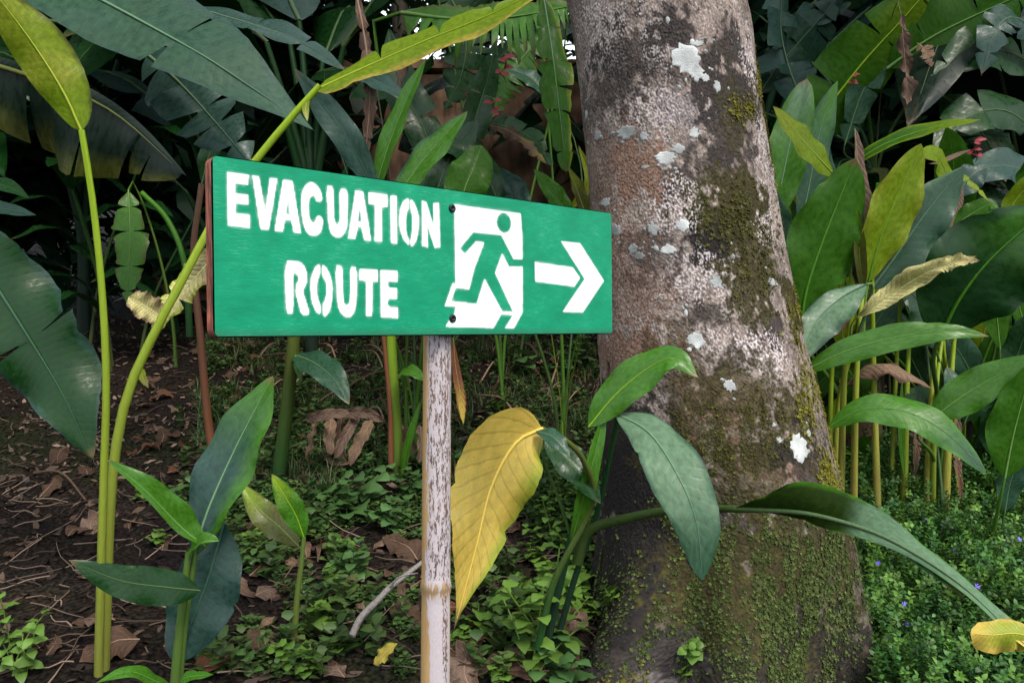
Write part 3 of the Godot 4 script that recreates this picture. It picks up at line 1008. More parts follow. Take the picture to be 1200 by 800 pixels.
	for s in lichens:
		var cen := bark_spot(s[0], s[1])
		var r0 := ty_look(TR, cen.y)
		var ra: float = float(s[2]) / F * 2.0 / r0 / maxf(cos(cen.x), 0.4)
		var ry: float = float(s[3]) / F * 2.0
		var ls := SurfaceTool.new()
		ls.begin(Mesh.PRIMITIVE_TRIANGLES)
		var rings := 6 if s[2] > 4 else 2
		var seg := 30 if s[2] > 4 else 12
		for i in rings + 1:
			for j in seg:
				var an := TAU * j / seg
				var e := 1.0 + 0.5 * nz.get_noise_2d(cos(an) * 70 + s[0] * 9.0, sin(an) * 70 + s[1] * 5.0) + 0.25 * nz.get_noise_2d(cos(an) * 200 + s[0], sin(an) * 200)
				var q := float(i) / rings
				var p := bark(cen.y + sin(an) * ry * e * q, cen.x + cos(an) * ra * e * q)
				var nn := Vector3(sin(cen.x), 0, cos(cen.x))
				var lift := 0.0018 + 0.0008 * nz.get_noise_3d(p.x * 900, p.y * 900, p.z * 900) if i < rings else -0.002
				var lum: float = s[4] * 0.66 * (0.94 + 0.6 * nz.get_noise_3d(p.x * 700, p.y * 700, 3.0))
				ls.set_color(Color(lum * 0.97, lum, lum * 0.99))
				ls.add_vertex(p + nn * lift - o.position)
		for i in rings:
			for j in seg:
				var a := i * seg + j
				var b := i * seg + (j + 1) % seg
				for q in [a, b, a + seg, b, b + seg, a + seg]: ls.add_index(q)
		part("lichen_patch", finish(ls), lm, o)
	# moss: tufts of tiny leaves over the root flare and along the damp side
	var ms := start()
	for k in 5:
		var an := k * 2.4
		var dir := Vector3(cos(an) * 0.8, 0.55, sin(an) * 0.8).normalized()
		var sd := dir.cross(Vector3(0, 1, 0)).normalized()
		var i0: int = ms.get_meta("count")
		for q in [[0.0, 0.35], [0.5, 0.55], [1.0, 0.0]]:
			for sg in [-1, 1]:
				ms.set_color(Color.WHITE)
				ms.add_vertex(dir * q[0] * 0.006 + sd * sg * q[1] * 0.0022)
		for q in [0, 1, 2, 1, 3, 2, 2, 3, 4, 3, 5, 4]: ms.add_index(i0 + q)
		ms.set_meta("count", i0 + 6)
	var mesh := finish(ms)
	var xf := []
	var tn := []
	var areas := [[1000, 690, 22, 70, 900, 0], [985, 620, 22, 40, 500, 0], [700, 700, 30, 60, 400, 0], [840, 700, 130, 70, 1900, 0], [930, 745, 95, 60, 1900, 0], [870, 640, 60, 40, 500, 0], [960, 670, 50, 60, 1000, 0], [800, 590, 30, 26, 420, 0], [760, 720, 60, 50, 500, 0], [920, 790, 110, 30, 700, 0], [950, 460, 16, 50, 700, 1], [978, 530, 12, 50, 1100, 1], [935, 365, 12, 30, 500, 1], [908, 150, 8, 60, 450, 1], [893, 95, 8, 18, 260, 1], [875, 128, 18, 16, 200, 1], [860, 250, 45, 35, 500, 2], [885, 300, 30, 50, 500, 2], [850, 520, 70, 50, 700, 2], [985, 570, 16, 30, 400, 1], [900, 480, 40, 30, 250, 2], [770, 780, 18, 20, 200, 1]]
	var moss_tint := [[Color(0.034, 0.052, 0.014), Color(0.12, 0.155, 0.048)], [Color(0.13, 0.12, 0.016), Color(0.20, 0.19, 0.03)], [Color(0.05, 0.048, 0.015), Color(0.10, 0.10, 0.028)]]
	for q in areas:
		for i in int(q[4] * 2.2):
			var gx: float = rng.randfn(0.0, 0.55)
			var gy: float = rng.randfn(0.0, 0.55)
			var cen := bark_spot(q[0] + gx * q[2], q[1] + gy * q[3])
			if nz.get_noise_2d(cen.x * 260, cen.y * 200) < -0.10 + 0.16 * rng.randfn(): continue
			var p := bark(cen.y, cen.x)
			var e := 0.01
			var nn := (bark(cen.y + e, cen.x) - p).cross(bark(cen.y, cen.x - e / 0.3) - p).normalized()
			if nn.dot(Vector3(sin(cen.x), 0.0, cos(cen.x))) < 0: nn = -nn
			var up := (nn + Vector3(0, 0.35, 0) + Vector3(rng.randfn(), rng.randfn(), rng.randfn()) * 0.25).normalized()
			var sx := up.cross(Vector3(0.3, 0.2, 1)).normalized()
			var bs := Basis(sx, up, sx.cross(up)).rotated(up, rng.randf() * TAU) * Basis.from_scale(Vector3.ONE * lerpf(0.35, 1.5, pow(rng.randf(), 2.5)))
			xf.append(Transform3D(bs, p + nn * 0.001 - o.position))
			var tt: Array = moss_tint[q[5]]
			tn.append(tt[0].lerp(tt[1], pow(rng.randf(), 1.6)) * rng.randf_range(0.7, 1.25))
	scatter("moss", mesh, flat_mat(0.8, 0.2, 0.2), xf, tn, o)
	# limbs and crown, far above the picture
	var lt := Color(0.2, 0.17, 0.15)
	for q in [[4.6, 0.9, 2.6, 1.6, 0.9], [5.2, -2.2, 2.2, 0.6, 0.8], [6.0, 1.4, 1.4, -2.0, 0.7], [6.6, -1.6, 1.4, -1.6, 0.6]]:
		var p0 := Vector3(ty_look(TX, q[0]), q[0], TZ)
		part("limb", tube([p0 - o.position, p0 + Vector3(q[1] * 0.4, q[2] * 0.35, q[3] * 0.4) - o.position, p0 + Vector3(q[1], q[2] * 0.8, q[3]) - o.position, p0 + Vector3(q[1] * 1.7, q[2] * 1.2, q[3] * 1.6) - o.position], 0.10 * q[4], 0.02, lt, lt, 16, 8, 0.05), M.woody, o)
	var cx := []
	var cc := []
	for i in 9000:
		var d := Vector3(rng.randfn(), rng.randfn() * 0.6, rng.randfn())
		var p := Vector3(-0.4, 6.0, -4.3) + d * Vector3(3.2, 1.3, 1.7)
		if p.y < 4.4: continue
		if absf(p.x + 0.35) < 1.3 and p.z > -6.5 and rng.randf() < 0.8: continue
		if nz.get_noise_3d(p.x * 24, p.y * 24, p.z * 24) < -0.08: continue
		var bs := Basis.from_euler(Vector3(rng.randf() * 1.2 - 0.6, rng.randf() * TAU, rng.randf() * 1.2 - 0.6)) * Basis.from_scale(Vector3.ONE * rng.randf_range(0.8, 1.5))
		cx.append(Transform3D(bs, p - o.position))
		cc.append(Color(0.03, 0.075, 0.022) * rng.randf_range(0.6, 1.6))
	scatter("crown", spray_mesh(8, 0.17, 0.045, 0.22), M.herb, cx, cc, o)

# a spray of small leaves on a twig, white, to be tinted
func spray_mesh(n: int, ll: float, lw: float, length: float) -> ArrayMesh:
	var st := start()
	for k in n:
		var t := float(k) / n
		var an := k * 2.4
		var base := Vector3(0, length * t, 0)
		var dir := Vector3(cos(an), 0.55 - 0.3 * sin(k * 1.7), sin(an)).normalized()
		var sd := dir.cross(Vector3(0, 1, 0)).normalized()
		var up := sd.cross(dir).normalized()
		var i0: int = st.get_meta("count")
		var l := ll * (1.0 - 0.35 * t)
		for q in [[0.0, 0.12, 0.0], [0.35, 1.0, 0.05], [0.7, 0.75, 0.02], [1.0, 0.0, -0.10]]:
			for sg in [-1, 1]:
				st.set_color(Color.WHITE)
				st.add_vertex(base + dir * q[0] * l + sd * sg * q[1] * lw * 0.5 + up * (q[2] * l + absf(sg) * 0.1 * lw * q[1]))
		for q in 3:
			for e in [0, 1, 2, 1, 3, 2]: st.add_index(i0 + q * 2 + e)
		st.set_meta("count", i0 + 8)
	return finish(st)

# ---------------------------------------------------------------- plants traced one by one
func build_near_plants() -> void:
	# tall heliconia at the picture's edge
	var p := thing("tall_heliconia", at(118, 805, 1.72), "tall heliconia with two long green stalks and yellowing upper leaves", "plant")
	cane(p, [[112, 930, 1.72], [117, 700, 1.71], [121, 560, 1.70], [124, 450, 1.68], [119, 340, 1.66], [108, 235, 1.63], [95, 152, 1.60]], 5.6, 3.4, "stalk", "lime")
	cane(p, [[117, 930, 1.735], [124, 700, 1.735], [131, 560, 1.735], [148, 465, 1.74], [178, 395, 1.75], [215, 325, 1.77], [255, 250, 1.79], [300, 187, 1.80], [345, 133, 1.80], [375, 100, 1.79]], 7.0, 4.0, "stalk", "lime")
	leaf(p, [[95, 154, 1.60], [74, 108, 1.58], [36, 48, 1.55], [-22, -28, 1.50]], 36, {"c": "lime", "ct": "yellowgreen", "ce": "olive", "es": 1.0, "ew": 0.75, "cs": "yellow", "spot": 0.35, "m": "thin", "pet": false, "n": Vector3(0.25, 0.1, 1), "peak": 0.5, "fold": -0.25, "rep": 2.5, "wl": 0.8, "b0": 0.6, "cr": "yellowgreen"})
	leaf(p, [[368, 106, 1.79], [425, 80, 1.78], [500, 47, 1.75], [570, 19, 1.71], [655, -22, 1.64]], 25, {"c": "lime", "ct": "lime", "ce": "yellow", "es": 1.0, "ew": 0.62, "m": "thin", "pet": false, "n": Vector3(-0.1, 0.45, 0.9), "peak": 0.55, "b0": 0.35, "cuts": 3, "cside": -1.0, "gap": 0.14, "droop": 0.12, "fold": 0.1, "wl": 1.0, "wr": 0.95, "rag": 0.09, "rep": 4.0, "cr": "yellowgreen"})
	leaf(p, [[362, 112, 1.79], [358, 125, 1.79], [360, 142, 1.78]], 4.5, {"c": "yellowgreen", "ct": "straw", "m": "thin", "pet": false, "rows": 8}, "sheath")

	# banana plant outside the frame whose leaves hang into it
	var b := thing("banana_plant", Vector3(-2.35, ground(-2.35, -2.5), -2.5), "large banana plant with broad grey-green leaf over the sign", "plant")
	part("pseudostem", tube([Vector3(0, -0.05, 0), Vector3(0.02, 0.6, 0), Vector3(0.05, 1.3, 0.02)], 0.09, 0.055, kol("olive"), kol("mid"), 14, 14, 0.05), M.stem, b)
	var top := Vector3(0.05, 1.2, 0.0)
	leaf(b, [[-70, -95, 2.25], [20, -48, 2.25], [110, -4, 2.2], [185, 36, 2.16], [245, 70, 2.12], [305, 110, 2.1], [372, 156, 2.08]], 66, {"c": "grey", "ct": "grey", "ce": "blue", "ew": 0.9, "m": "matte", "root": top, "pr": 0.02, "cuts": 2, "gap": 0.06, "droop": 0.10, "fold": 0.06, "curl": 0.12, "wave": 0.05, "n": Vector3(0.05, 0.55, 0.83), "peak": 0.42, "b1": 1.1, "wl": 1.25, "wr": 0.9, "rows": 44, "half": 7, "rep": 5.0, "cr": "pale"})
	leaf(b, [[215, 5, 2.75], [300, 30, 2.7], [350, 48, 2.66], [408, 84, 2.6]], 22, {"c": "blue", "m": "matte", "root": top, "cuts": 2, "gap": 0.1, "n": Vector3(0, 0.7, 0.7), "rows": 30, "rep": 4.0})
	leaf(b, [[170, 62, 2.5], [205, 92, 2.45], [245, 135, 2.42], [296, 195, 2.4]], 46, {"c": "blue", "ct": "blue", "m": "matte", "root": top, "cuts": 5, "gap": 0.35, "droop": 0.5, "n": Vector3(-0.1, 0.5, 0.85), "rows": 30, "rep": 4.0, "b0": 0.5})
	leaf(b, [[-90, 55, 2.05], [-20, 72, 2.03], [60, 98, 2.0], [135, 133, 1.98], [218, 206, 1.95]], 88, {"c": "black", "ct": "black", "ce": "olive", "es": 1.0, "ew": 0.5, "cs": "brown", "spot": -0.1, "m": "gloss", "root": top, "cuts": 7, "cside": 1.0, "gap": 0.10, "droop": 0.15, "fold": 0.05, "wl": 0.14, "wr": 1.1, "n": Vector3(0.05, -0.35, 1.0), "rows": 36, "half": 7, "rep": 5.0, "peak": 0.45, "b1": 0.7, "cr": "olive"})
	leaf(b, [[-75, 235, 2.0], [-25, 305, 1.98], [30, 390, 1.94], [75, 465, 1.9], [110, 542, 1.87]], 62, {"c": "deep", "ct": "deep", "ce": "blue", "ew": 0.9, "m": "matte", "root": top, "cuts": 1, "gap": 0.03, "droop": 0.2, "fold": 0.12, "wave": 0.3, "rag": 0.08, "n": Vector3(0.3, -0.1, 0.95), "peak": 0.42, "b1": 0.9, "rows": 40, "half": 7, "rep": 5.0, "cr": "grey"})
	leaf(b, [[-60, 245, 2.3], [-10, 243, 2.28], [42, 252, 2.25]], 12, {"c": "blue", "m": "matte", "root": top, "n": Vector3(0, 0.6, 0.8)})
	leaf(b, [[-60, 215, 2.5], [0, 216, 2.45], [34, 232, 2.4]], 12, {"c": "deep", "m": "matte", "root": top, "n": Vector3(0, 0.6, 0.8)})

	var hb := thing("banana_shoot", at(205, 430, 3.0), "thin banana shoot with one dark torn leaf hanging down", "plant")
	leaf(hb, [[150, 222, 2.9], [152, 270, 2.86], [151, 310, 2.84], [148, 358, 2.82]], 20, {"c": "mid", "ce": "olive", "ew": 0.8, "m": "matte", "cuts": 4, "gap": 0.2, "droop": 0.3, "rag": 0.2, "n": Vector3(0.3, 0.1, 1), "peak": 0.4, "pc": "olive"})
	cane(hb, [[222, 395, 2.95], [216, 310, 2.95], [196, 258, 2.95], [165, 225, 2.92]], 4, 3, "deep", "mid")

	var rs := thing("red_stem", on_ground(246, 512), "slender reddish brown plant stem rising past the sign's end", "plant stem")
	cane(rs, [[247, 520, 2.9], [241, 470, 2.88], [234, 390, 2.86], [226, 300, 2.84], [236, 215, 2.8]], 5.0, 3.5, "rust", "brown")
	leaf(rs, [[236, 215, 2.8], [250, 170, 2.78], [285, 130, 2.8]], 14, {"c": "deep", "pet": false})

	var dl := thing("dry_yellow_leaf", at(268, 284, 1.84), "pale yellow withered leaf folded and spotted, beside the sign's end", "leaf")
	leaf(dl, [[272, 272, 1.84], [240, 312, 1.83], [205, 352, 1.82], [177, 392, 1.80]], 20, {"c": "straw", "ct": "straw", "ce": "yellowgreen", "cs": "brown", "spot": 0.16, "m": "dry", "pet": false, "peak": 0.55, "rag": 0.3, "wave": 0.25, "fold": 0.5, "b0": 0.4, "b1": 0.4, "cuts": 2, "droop": 0.4, "rep": 3.0}, "blade")
	leaf(dl, [[190, 372, 1.815], [168, 358, 1.79], [150, 348, 1.77]], 19, {"c": "straw", "ct": "straw", "ce": "tan", "m": "dry", "pet": false, "rag": 0.3, "wave": 0.3, "fold": 0.6, "b0": 0.4, "b1": 0.3, "cs": "tan", "spot": 0.2}, "blade")
	leaf(dl, [[162, 425, 1.9], [166, 440, 1.89], [174, 455, 1.88]], 5, {"c": "yellowgreen", "ct": "tan", "m": "dry", "pet": false, "rag": 0.3}, "blade")

	# young ginger in front
	var g := thing("young_ginger", at(208, 800, 1.45), "young ginger plant with glossy upright leaf on the bare soil", "plant")
	cane(g, [[204, 812, 1.45], [208, 760, 1.45], [214, 700, 1.45], [221, 645, 1.45]], 6, 3.5, "shoot", "shoot")
	cane(g, [[208, 812, 1.46], [214, 750, 1.46], [222, 690, 1.46], [230, 640, 1.46]], 5, 3.2, "shoot", "shoot")
	leaf(g, [[228, 652, 1.46], [243, 600, 1.46], [276, 525, 1.49], [320, 440, 1.53]], 44, {"c": "blue", "ct": "mid", "ce": "mid", "es": 1.0, "ew": 0.2, "pet": false, "wl": 0.85, "wr": 0.95, "n": Vector3(-0.25, 0.35, 0.9), "fold": 0.3, "curl": 0.12, "peak": 0.5, "b1": 0.75, "rows": 34, "half": 7, "cr": "pale"})
	leaf(g, [[240, 640, 1.44], [212, 618, 1.42], [170, 575, 1.38], [124, 538, 1.36]], 24, {"c": "mid", "ct": "mid", "pet": false, "wl": 0.4, "wr": 1.0, "n": Vector3(0.1, 0.7, 0.7), "fold": 0.5, "peak": 0.3, "rows": 28})
	leaf(g, [[256, 634, 1.43], [238, 636, 1.425], [220, 652, 1.44]], 13, {"c": "mid", "pet": false, "wl": 0.5, "fold": 0.8, "n": Vector3(0.1, 0.8, 0.6), "b0": 0.5}, "leaf")
	leaf(g, [[234, 692, 1.43], [195, 688, 1.38], [140, 680, 1.33], [80, 656, 1.30]], 22, {"c": "deep", "ct": "deep", "pet": false, "n": Vector3(0, 0.45, 0.9), "fold": 0.1, "b0": 0.6, "peak": 0.35})
	leaf(g, [[262, 612, 1.52], [248, 665, 1.5], [228, 720, 1.48], [203, 776, 1.46]], 40, {"c": "blue", "ct": "blue", "pet": false, "n": Vector3(0.05, 0.2, 1), "fold": 0.05, "b1": 0.6, "peak": 0.5, "rows": 30, "cr": "grey"})
	leaf(g, [[208, 812, 1.42], [180, 797, 1.38], [150, 787, 1.35], [112, 800, 1.33]], 12, {"c": "mid", "pet": false, "n": Vector3(0, 0.9, 0.5)})
	leaf(g, [[205, 815, 1.4], [215, 795, 1.38], [250, 790, 1.36]], 9, {"c": "mid", "pet": false, "n": Vector3(0, 0.9, 0.5)})

	var sh := thing("ginger_shoot", on_ground(344, 760), "slim yellow-green ginger shoot with a small pointed leaf", "plant")
	cane(sh, [[343, 770, 1.86], [348, 700, 1.86], [353, 660, 1.86], [356, 628, 1.86]], 4.5, 2.5, "olive", "shoot")
	leaf(sh, [[356, 630, 1.86], [347, 605, 1.85], [334, 582, 1.84], [318, 555, 1.84]], 15, {"c": "mid", "ct": "lime", "pet": false, "n": Vector3(0.2, 0.3, 0.9), "cr": "lime"})
	leaf(sh, [[350, 640, 1.9], [325, 615, 1.92], [305, 598, 1.93], [282, 566, 1.95]], 17, {"c": "olive", "ct": "lime", "pet": true, "from": [352, 690, 1.87], "n": Vector3(0, 0.5, 0.9)})

	var s8 := thing("bent_leaf_plant", on_ground(326, 560), "dark stout green stem with a drooping leaf below the sign", "plant")
	cane(s8, [[325, 568, 2.9], [331, 520, 2.88], [338, 460, 2.85], [345, 385, 2.8], [350, 330, 2.8]], 8.5, 7, "deep", "olive")
	leaf(s8, [[343, 415, 2.82], [368, 425, 2.72], [392, 445, 2.66], [409, 474, 2.62]], 20, {"c": "grey", "pet": false, "n": Vector3(0.2, 0.6, 0.8), "peak": 0.45})
	leaf(s8, [[346, 415, 2.8], [350, 430, 2.77], [352, 447, 2.76]], 6, {"c": "mid", "pet": false})
	leaf(s8, [[350, 330, 2.8], [370, 270, 2.75], [385, 200, 2.75]], 24, {"c": "deep", "pet": false})

	var s9 := thing("sheathed_stem", on_ground(464, 552), "bright green stem in a torn brown sheath under the board", "plant stem")
	cane(s9, [[466, 562, 2.95], [464, 500, 2.93], [460, 440, 2.9], [456, 370, 2.88], [452, 300, 2.86]], 7, 6, "shoot", "lime")
	cane(s9, [[458, 545, 2.92], [457, 480, 2.9], [452, 420, 2.88], [447, 372, 2.86]], 3.5, 2.5, "rust", "rust", "sheath")
	leaf(s9, [[466, 440, 2.85], [480, 434, 2.8], [498, 446, 2.76]], 10, {"c": "mid", "pet": false, "n": Vector3(0, 0.7, 0.7)})
	leaf(s9, [[470, 560, 2.9], [478, 520, 2.87], [492, 470, 2.86]], 5, {"c": "mid", "pet": false})
	leaf(s9, [[452, 300, 2.86], [470, 250, 2.8], [500, 190, 2.8]], 26, {"c": "deep", "pet": false})

	var rb := thing("withered_strip_leaf", at(532, 405, 2.5), "narrow rusty orange withered leaf strip beside the post", "leaf")
	leaf(rb, [[531, 395, 2.5], [534, 430, 2.49], [540, 465, 2.47], [543, 497, 2.46]], 6, {"c": "rust", "ct": "yellow", "m": "dry", "pet": false, "rag": 0.2, "peak": 0.7}, "blade")

	# ginger beside the trunk: yellow leaf, arching leaves, long leaf across the roots
	var t := thing("trunk_side_ginger", at(655, 735, 1.78), "ginger at the trunk's foot with long twisting leaf and one yellow leaf", "plant")
	cane(t, [[640, 760, 1.80], [655, 690, 1.79], [672, 620, 1.77], [692, 550, 1.74], [712, 488, 1.72]], 5, 3.2, "black", "deep")
	cane(t, [[650, 760, 1.82], [676, 670, 1.81], [700, 600, 1.79], [724, 490, 1.74]], 4, 3, "black", "deep")
	cane(t, [[630, 760, 1.76], [650, 680, 1.74], [694, 590, 1.72], [684, 540, 1.66], [660, 514, 1.60], [634, 502, 1.56]], 4.5, 3, "deep", "olive")
	leaf(t, [[636, 502, 1.56], [604, 519, 1.54], [576, 570, 1.52], [558, 640, 1.50], [532, 738, 1.48]], 55, {"c": "yellow", "ct": "yellow", "ce": "yellowgreen", "es": -1.0, "ew": 0.5, "cs": "rust", "spot": -0.18, "tip": 0.12, "m": "yellow", "pet": false, "wl": 0.95, "wr": 1.0, "n": Vector3(0.15, 0.25, 0.95), "fold": 0.48, "curl": 0.3, "peak": 0.27, "wave": 0.34, "freq": 1.8, "b0": 0.5, "b1": 1.5, "rag": 0.08, "bite": 3, "rows": 40, "half": 7, "rep": 1.6, "cr": "yellow"})
	leaf(t, [[628, 505, 1.54], [648, 512, 1.52], [668, 535, 1.50]], 12, {"c": "grey", "pet": false, "n": Vector3(0, 0.8, 0.6)})
	leaf(t, [[690, 500, 1.72], [722, 462, 1.70], [762, 430, 1.68], [792, 420, 1.66], [818, 442, 1.64]], 25, {"c": "mid", "ct": "mid", "pet": false, "n": Vector3(-0.1, 0.55, 0.83), "fold": 0.22, "peak": 0.45, "b0": 0.6, "rows": 32, "cr": "lime"})
	leaf(t, [[722, 484, 1.71], [762, 508, 1.63], [797, 562, 1.55], [817, 615, 1.52], [823, 680, 1.51]], 34, {"c": "pale", "ct": "grey", "ce": "grey", "ew": 0.85, "m": "matte", "pet": false, "n": Vector3(-0.1, 0.55, 0.85), "fold": 0.12, "curl": 0.15, "peak": 0.5, "b0": 0.7, "b1": 0.7, "rows": 34, "half": 6, "cr": "pale"})
	cane(t, [[676, 660, 1.80], [690, 622, 1.79], [740, 606, 1.74], [800, 596, 1.66], [846, 596, 1.588], [890, 597, 1.521]], 7.0, 3.6, "stemdark", "stemdark", "petiole")
	leaf(t, [[846, 596, 1.588], [890, 597, 1.52], [950, 602, 1.45], [1020, 622, 1.40], [1075, 650, 1.36], [1130, 688, 1.32], [1180, 735, 1.28], [1222, 775, 1.24]], 37, {"c": "shade", "ct": "pale", "ce": "mid", "ew": 0.95, "ta": 0.40, "tb": 0.47, "pet": false, "wl": 1.0, "wr": 0.40, "n": Vector3(0.1, -0.35, 1), "tw0": 0.0, "tw1": -0.75, "fold": 0.12, "curl": 0.25, "peak": 0.30, "b0": 2.0, "b1": 3.0, "floor": 0.42, "wave": 0.22, "freq": 2.2, "c3": "yellow", "t3": 0.86, "rows": 60, "half": 6, "cr": "stemdark", "rr": 0.12, "rep": 4.0, "m": "dull", "bite": 3})
	leaf(t, [[1062, 652, 1.37], [1095, 668, 1.35], [1120, 690, 1.33], [1132, 704, 1.32]], 7, {"c": "deep", "ct": "olive", "pet": false, "n": Vector3(0, 0.2, 1)})
	leaf(t, [[1222, 752, 1.26], [1192, 742, 1.265], [1165, 744, 1.265], [1138, 742, 1.26]], 23, {"c": "yellowgreen", "ct": "yellow", "ce": "yellow", "m": "yellow", "pet": false, "wl": 1.0, "wr": 0.7, "n": Vector3(0.1, 0.3, 0.95), "b0": 0.3, "b1": 0.5, "peak": 0.55, "rr": 0.012, "cr": "yellow", "fold": -0.3, "wave": 0.25, "bite": 2})
	leaf(t, [[638, 512, 1.74], [662, 535, 1.72], [685, 560, 1.70], [704, 590, 1.70]], 22, {"c": "deep", "pet": true, "from": [672, 640, 1.78], "n": Vector3(0.2, 0.5, 0.8)})
	leaf(t, [[668, 640, 1.75], [690, 560, 1.7], [712, 470, 1.72]], 12, {"c": "mid", "ct": "mid", "pet": false, "fold": 0.5, "n": Vector3(0.3, 0.2, 0.9)})

func build_middle_plants() -> void:
	var o := thing("heliconia_clump", Vector3(at(480, 450, 3.1).x, ground(at(480, 450, 3.1).x, -3.1), -3.1), "heliconia clump of upright dark leaves behind the middle of the board", "plant")
	var v := {"m": "gloss", "n": Vector3(0, 0.4, 0.9)}
	leaf(o, [[448, 240, 2.7], [408, 165, 2.62], [375, 120, 2.58], [345, 80, 2.52]], 19, {"c": "blue", "m": "matte", "n": Vector3(0.1, 0.35, 0.9), "fold": 0.3, "peak": 0.55, "cr": "grey"})
	leaf(o, [[432, 250, 2.8], [452, 180, 2.8], [475, 120, 2.82], [500, 66, 2.85]], 15, {"c": "mid", "ct": "mid", "m": "matte", "n": Vector3(-0.4, 0.3, 0.9), "fold": 0.4, "peak": 0.5})
	leaf(o, [[455, 245, 2.6], [490, 195, 2.6], [520, 160, 2.62], [548, 130, 2.65]], 20, {"c": "mid", "ct": "mid", "ce": "grey", "es": -1.0, "n": Vector3(-0.2, 0.45, 0.85), "fold": 0.25, "peak": 0.5})
	leaf(o, [[536, 260, 2.55], [545, 220, 2.55], [556, 195, 2.57], [564, 170, 2.6]], 27, {"c": "mid", "m": "thin", "n": Vector3(0.1, 0.2, 0.95), "peak": 0.5, "b1": 0.65})
	leaf(o, [[500, 260, 2.9], [515, 215, 2.9], [530, 180, 2.92], [560, 140, 2.95]], 30, {"c": "deep", "n": Vector3(0.1, 0.4, 0.9)})
	leaf(o, [[540, 200, 3.1], [560, 130, 3.1], [572, 90, 3.1], [582, 45, 3.1]], 20, {"c": "deep", "m": "matte", "n": Vector3(0.3, 0.3, 0.9), "cuts": 3, "gap": 0.1})
	leaf(o, [[405, 80, 3.0], [430, 90, 2.95], [455, 102, 2.9], [480, 120, 2.88]], 15, {"c": "blue", "m": "matte", "n": Vector3(0, 0.6, 0.8)})
	leaf(o, [[520, 240, 3.0], [500, 160, 3.05], [470, 100, 3.1], [455, 30, 3.2]], 26, {"c": "deep", "n": Vector3(0, 0.4, 0.9), "cuts": 3, "gap": 0.1})
	leaf(o, [[590, 250, 2.9], [560, 190, 2.9], [520, 170, 2.9], [480, 175, 2.88]], 20, {"c": "deep", "n": Vector3(0, 0.6, 0.8)})
	leaf(o, [[610, 260, 3.2], [600, 220, 3.2], [575, 195, 3.2]], 18, {"c": "blue", "n": Vector3(0, 0.5, 0.8)})
	leaf(o, [[415, -20, 3.0], [428, 50, 2.98], [433, 110, 2.96], [430, 160, 2.95], [426, 215, 2.95]], 11, {"c": "pinkbrown", "ct": "brown", "cs": "brown", "spot": 0.3, "m": "dry", "n": Vector3(0.2, 0.2, 1), "cuts": 4, "gap": 0.05, "droop": 1.3, "rag": 0.6, "fold": 0.7, "wave": 0.7, "freq": 5.0, "rows": 40, "root": Vector3(0, 0.3, 0.05), "pc": "brown", "cr": "tan", "rr": 0.16}, "dead_leaf")
	leaf(o, [[500, 40, 3.05], [478, 62, 3.0], [470, 85, 3.0], [465, 118, 3.0]], 10, {"c": "brown", "ct": "pinkbrown", "m": "dry", "pet": false, "cuts": 3, "gap": 0.1, "droop": 1.2, "rag": 0.6, "fold": 0.7, "wave": 0.6}, "dead_leaf")

	var q := thing("hanging_heliconia", Vector3(at(655, 430, 3.3).x, ground(at(655, 430, 3.3).x, -3.3), -3.3), "heliconia with a tattered yellow-edged leaf hanging beside the trunk", "plant")
	leaf(q, [[636, -10, 3.0], [647, 60, 2.95], [655, 125, 2.9], [664, 205, 2.86]], 24, {"c": "mid", "ct": "mid", "ce": "yellowgreen", "es": -1.0, "ew": 0.7, "m": "thin", "n": Vector3(0.2, 0.1, 0.95), "cuts": 5, "gap": 0.06, "droop": 0.6, "rag": 0.3, "wl": 0.9, "wr": 0.8, "b1": 0.5, "fold": 0.2, "cr": "pale"})
	leaf(q, [[690, 262, 2.9], [676, 222, 2.9], [666, 195, 2.9]], 12, {"c": "olive", "ct": "yellowgreen", "m": "thin", "n": Vector3(0.4, 0.2, 0.9), "fold": 0.6})
	leaf(q, [[672, 260, 2.85], [655, 235, 2.84], [640, 215, 2.84], [625, 198, 2.84]], 13, {"c": "mid", "n": Vector3(0.1, 0.3, 0.95)})
	leaf(q, [[552, 142, 3.2], [590, 148, 3.15], [622, 162, 3.1], [648, 196, 3.05]], 20, {"c": "deep", "ct": "deep", "m": "matte", "n": Vector3(0, 0.6, 0.8), "cuts": 5, "gap": 0.2, "droop": 0.5, "rag": 0.2})
	leaf(q, [[560, 144, 3.12], [588, 150, 3.08], [615, 165, 3.03], [642, 194, 3.0]], 9, {"c": "brown", "ct": "tan", "cs": "yellow", "spot": 0.25, "m": "dry", "pet": false, "cuts": 4, "gap": 0.1, "droop": 1.0, "rag": 0.6, "wave": 0.6}, "dead_leaf")
	leaf(q, [[640, 110, 3.4], [622, 92, 3.4], [604, 84, 3.4], [590, 80, 3.4]], 14, {"c": "grey", "m": "matte", "n": Vector3(0.1, 0.6, 0.8)})
	leaf(q, [[665, 250, 3.0], [690, 215, 2.98], [678, 170, 2.98]], 8, {"c": "yellowgreen", "m": "thin", "fold": 0.7})

	var f := thing("fringed_palm", Vector3(at(585, 430, 3.9).x, ground(at(585, 430, 3.9).x, -3.9), -3.9), "tattered fringe of hanging green leaf strips above the wall", "plant")
	leaf(f, [[470, 15, 3.6], [530, 22, 3.55], [600, 20, 3.5], [680, 5, 3.5]], 52, {"c": "mid", "ct": "mid", "ce": "olive", "m": "matte", "cuts": 26, "cside": 1.0, "gap": 0.7, "droop": 0.5, "wl": 0.4, "wr": 1.0, "rag": 0.3, "b0": 0.5, "b1": 0.5, "rows": 60, "n": Vector3(0, 0.35, 0.95)})
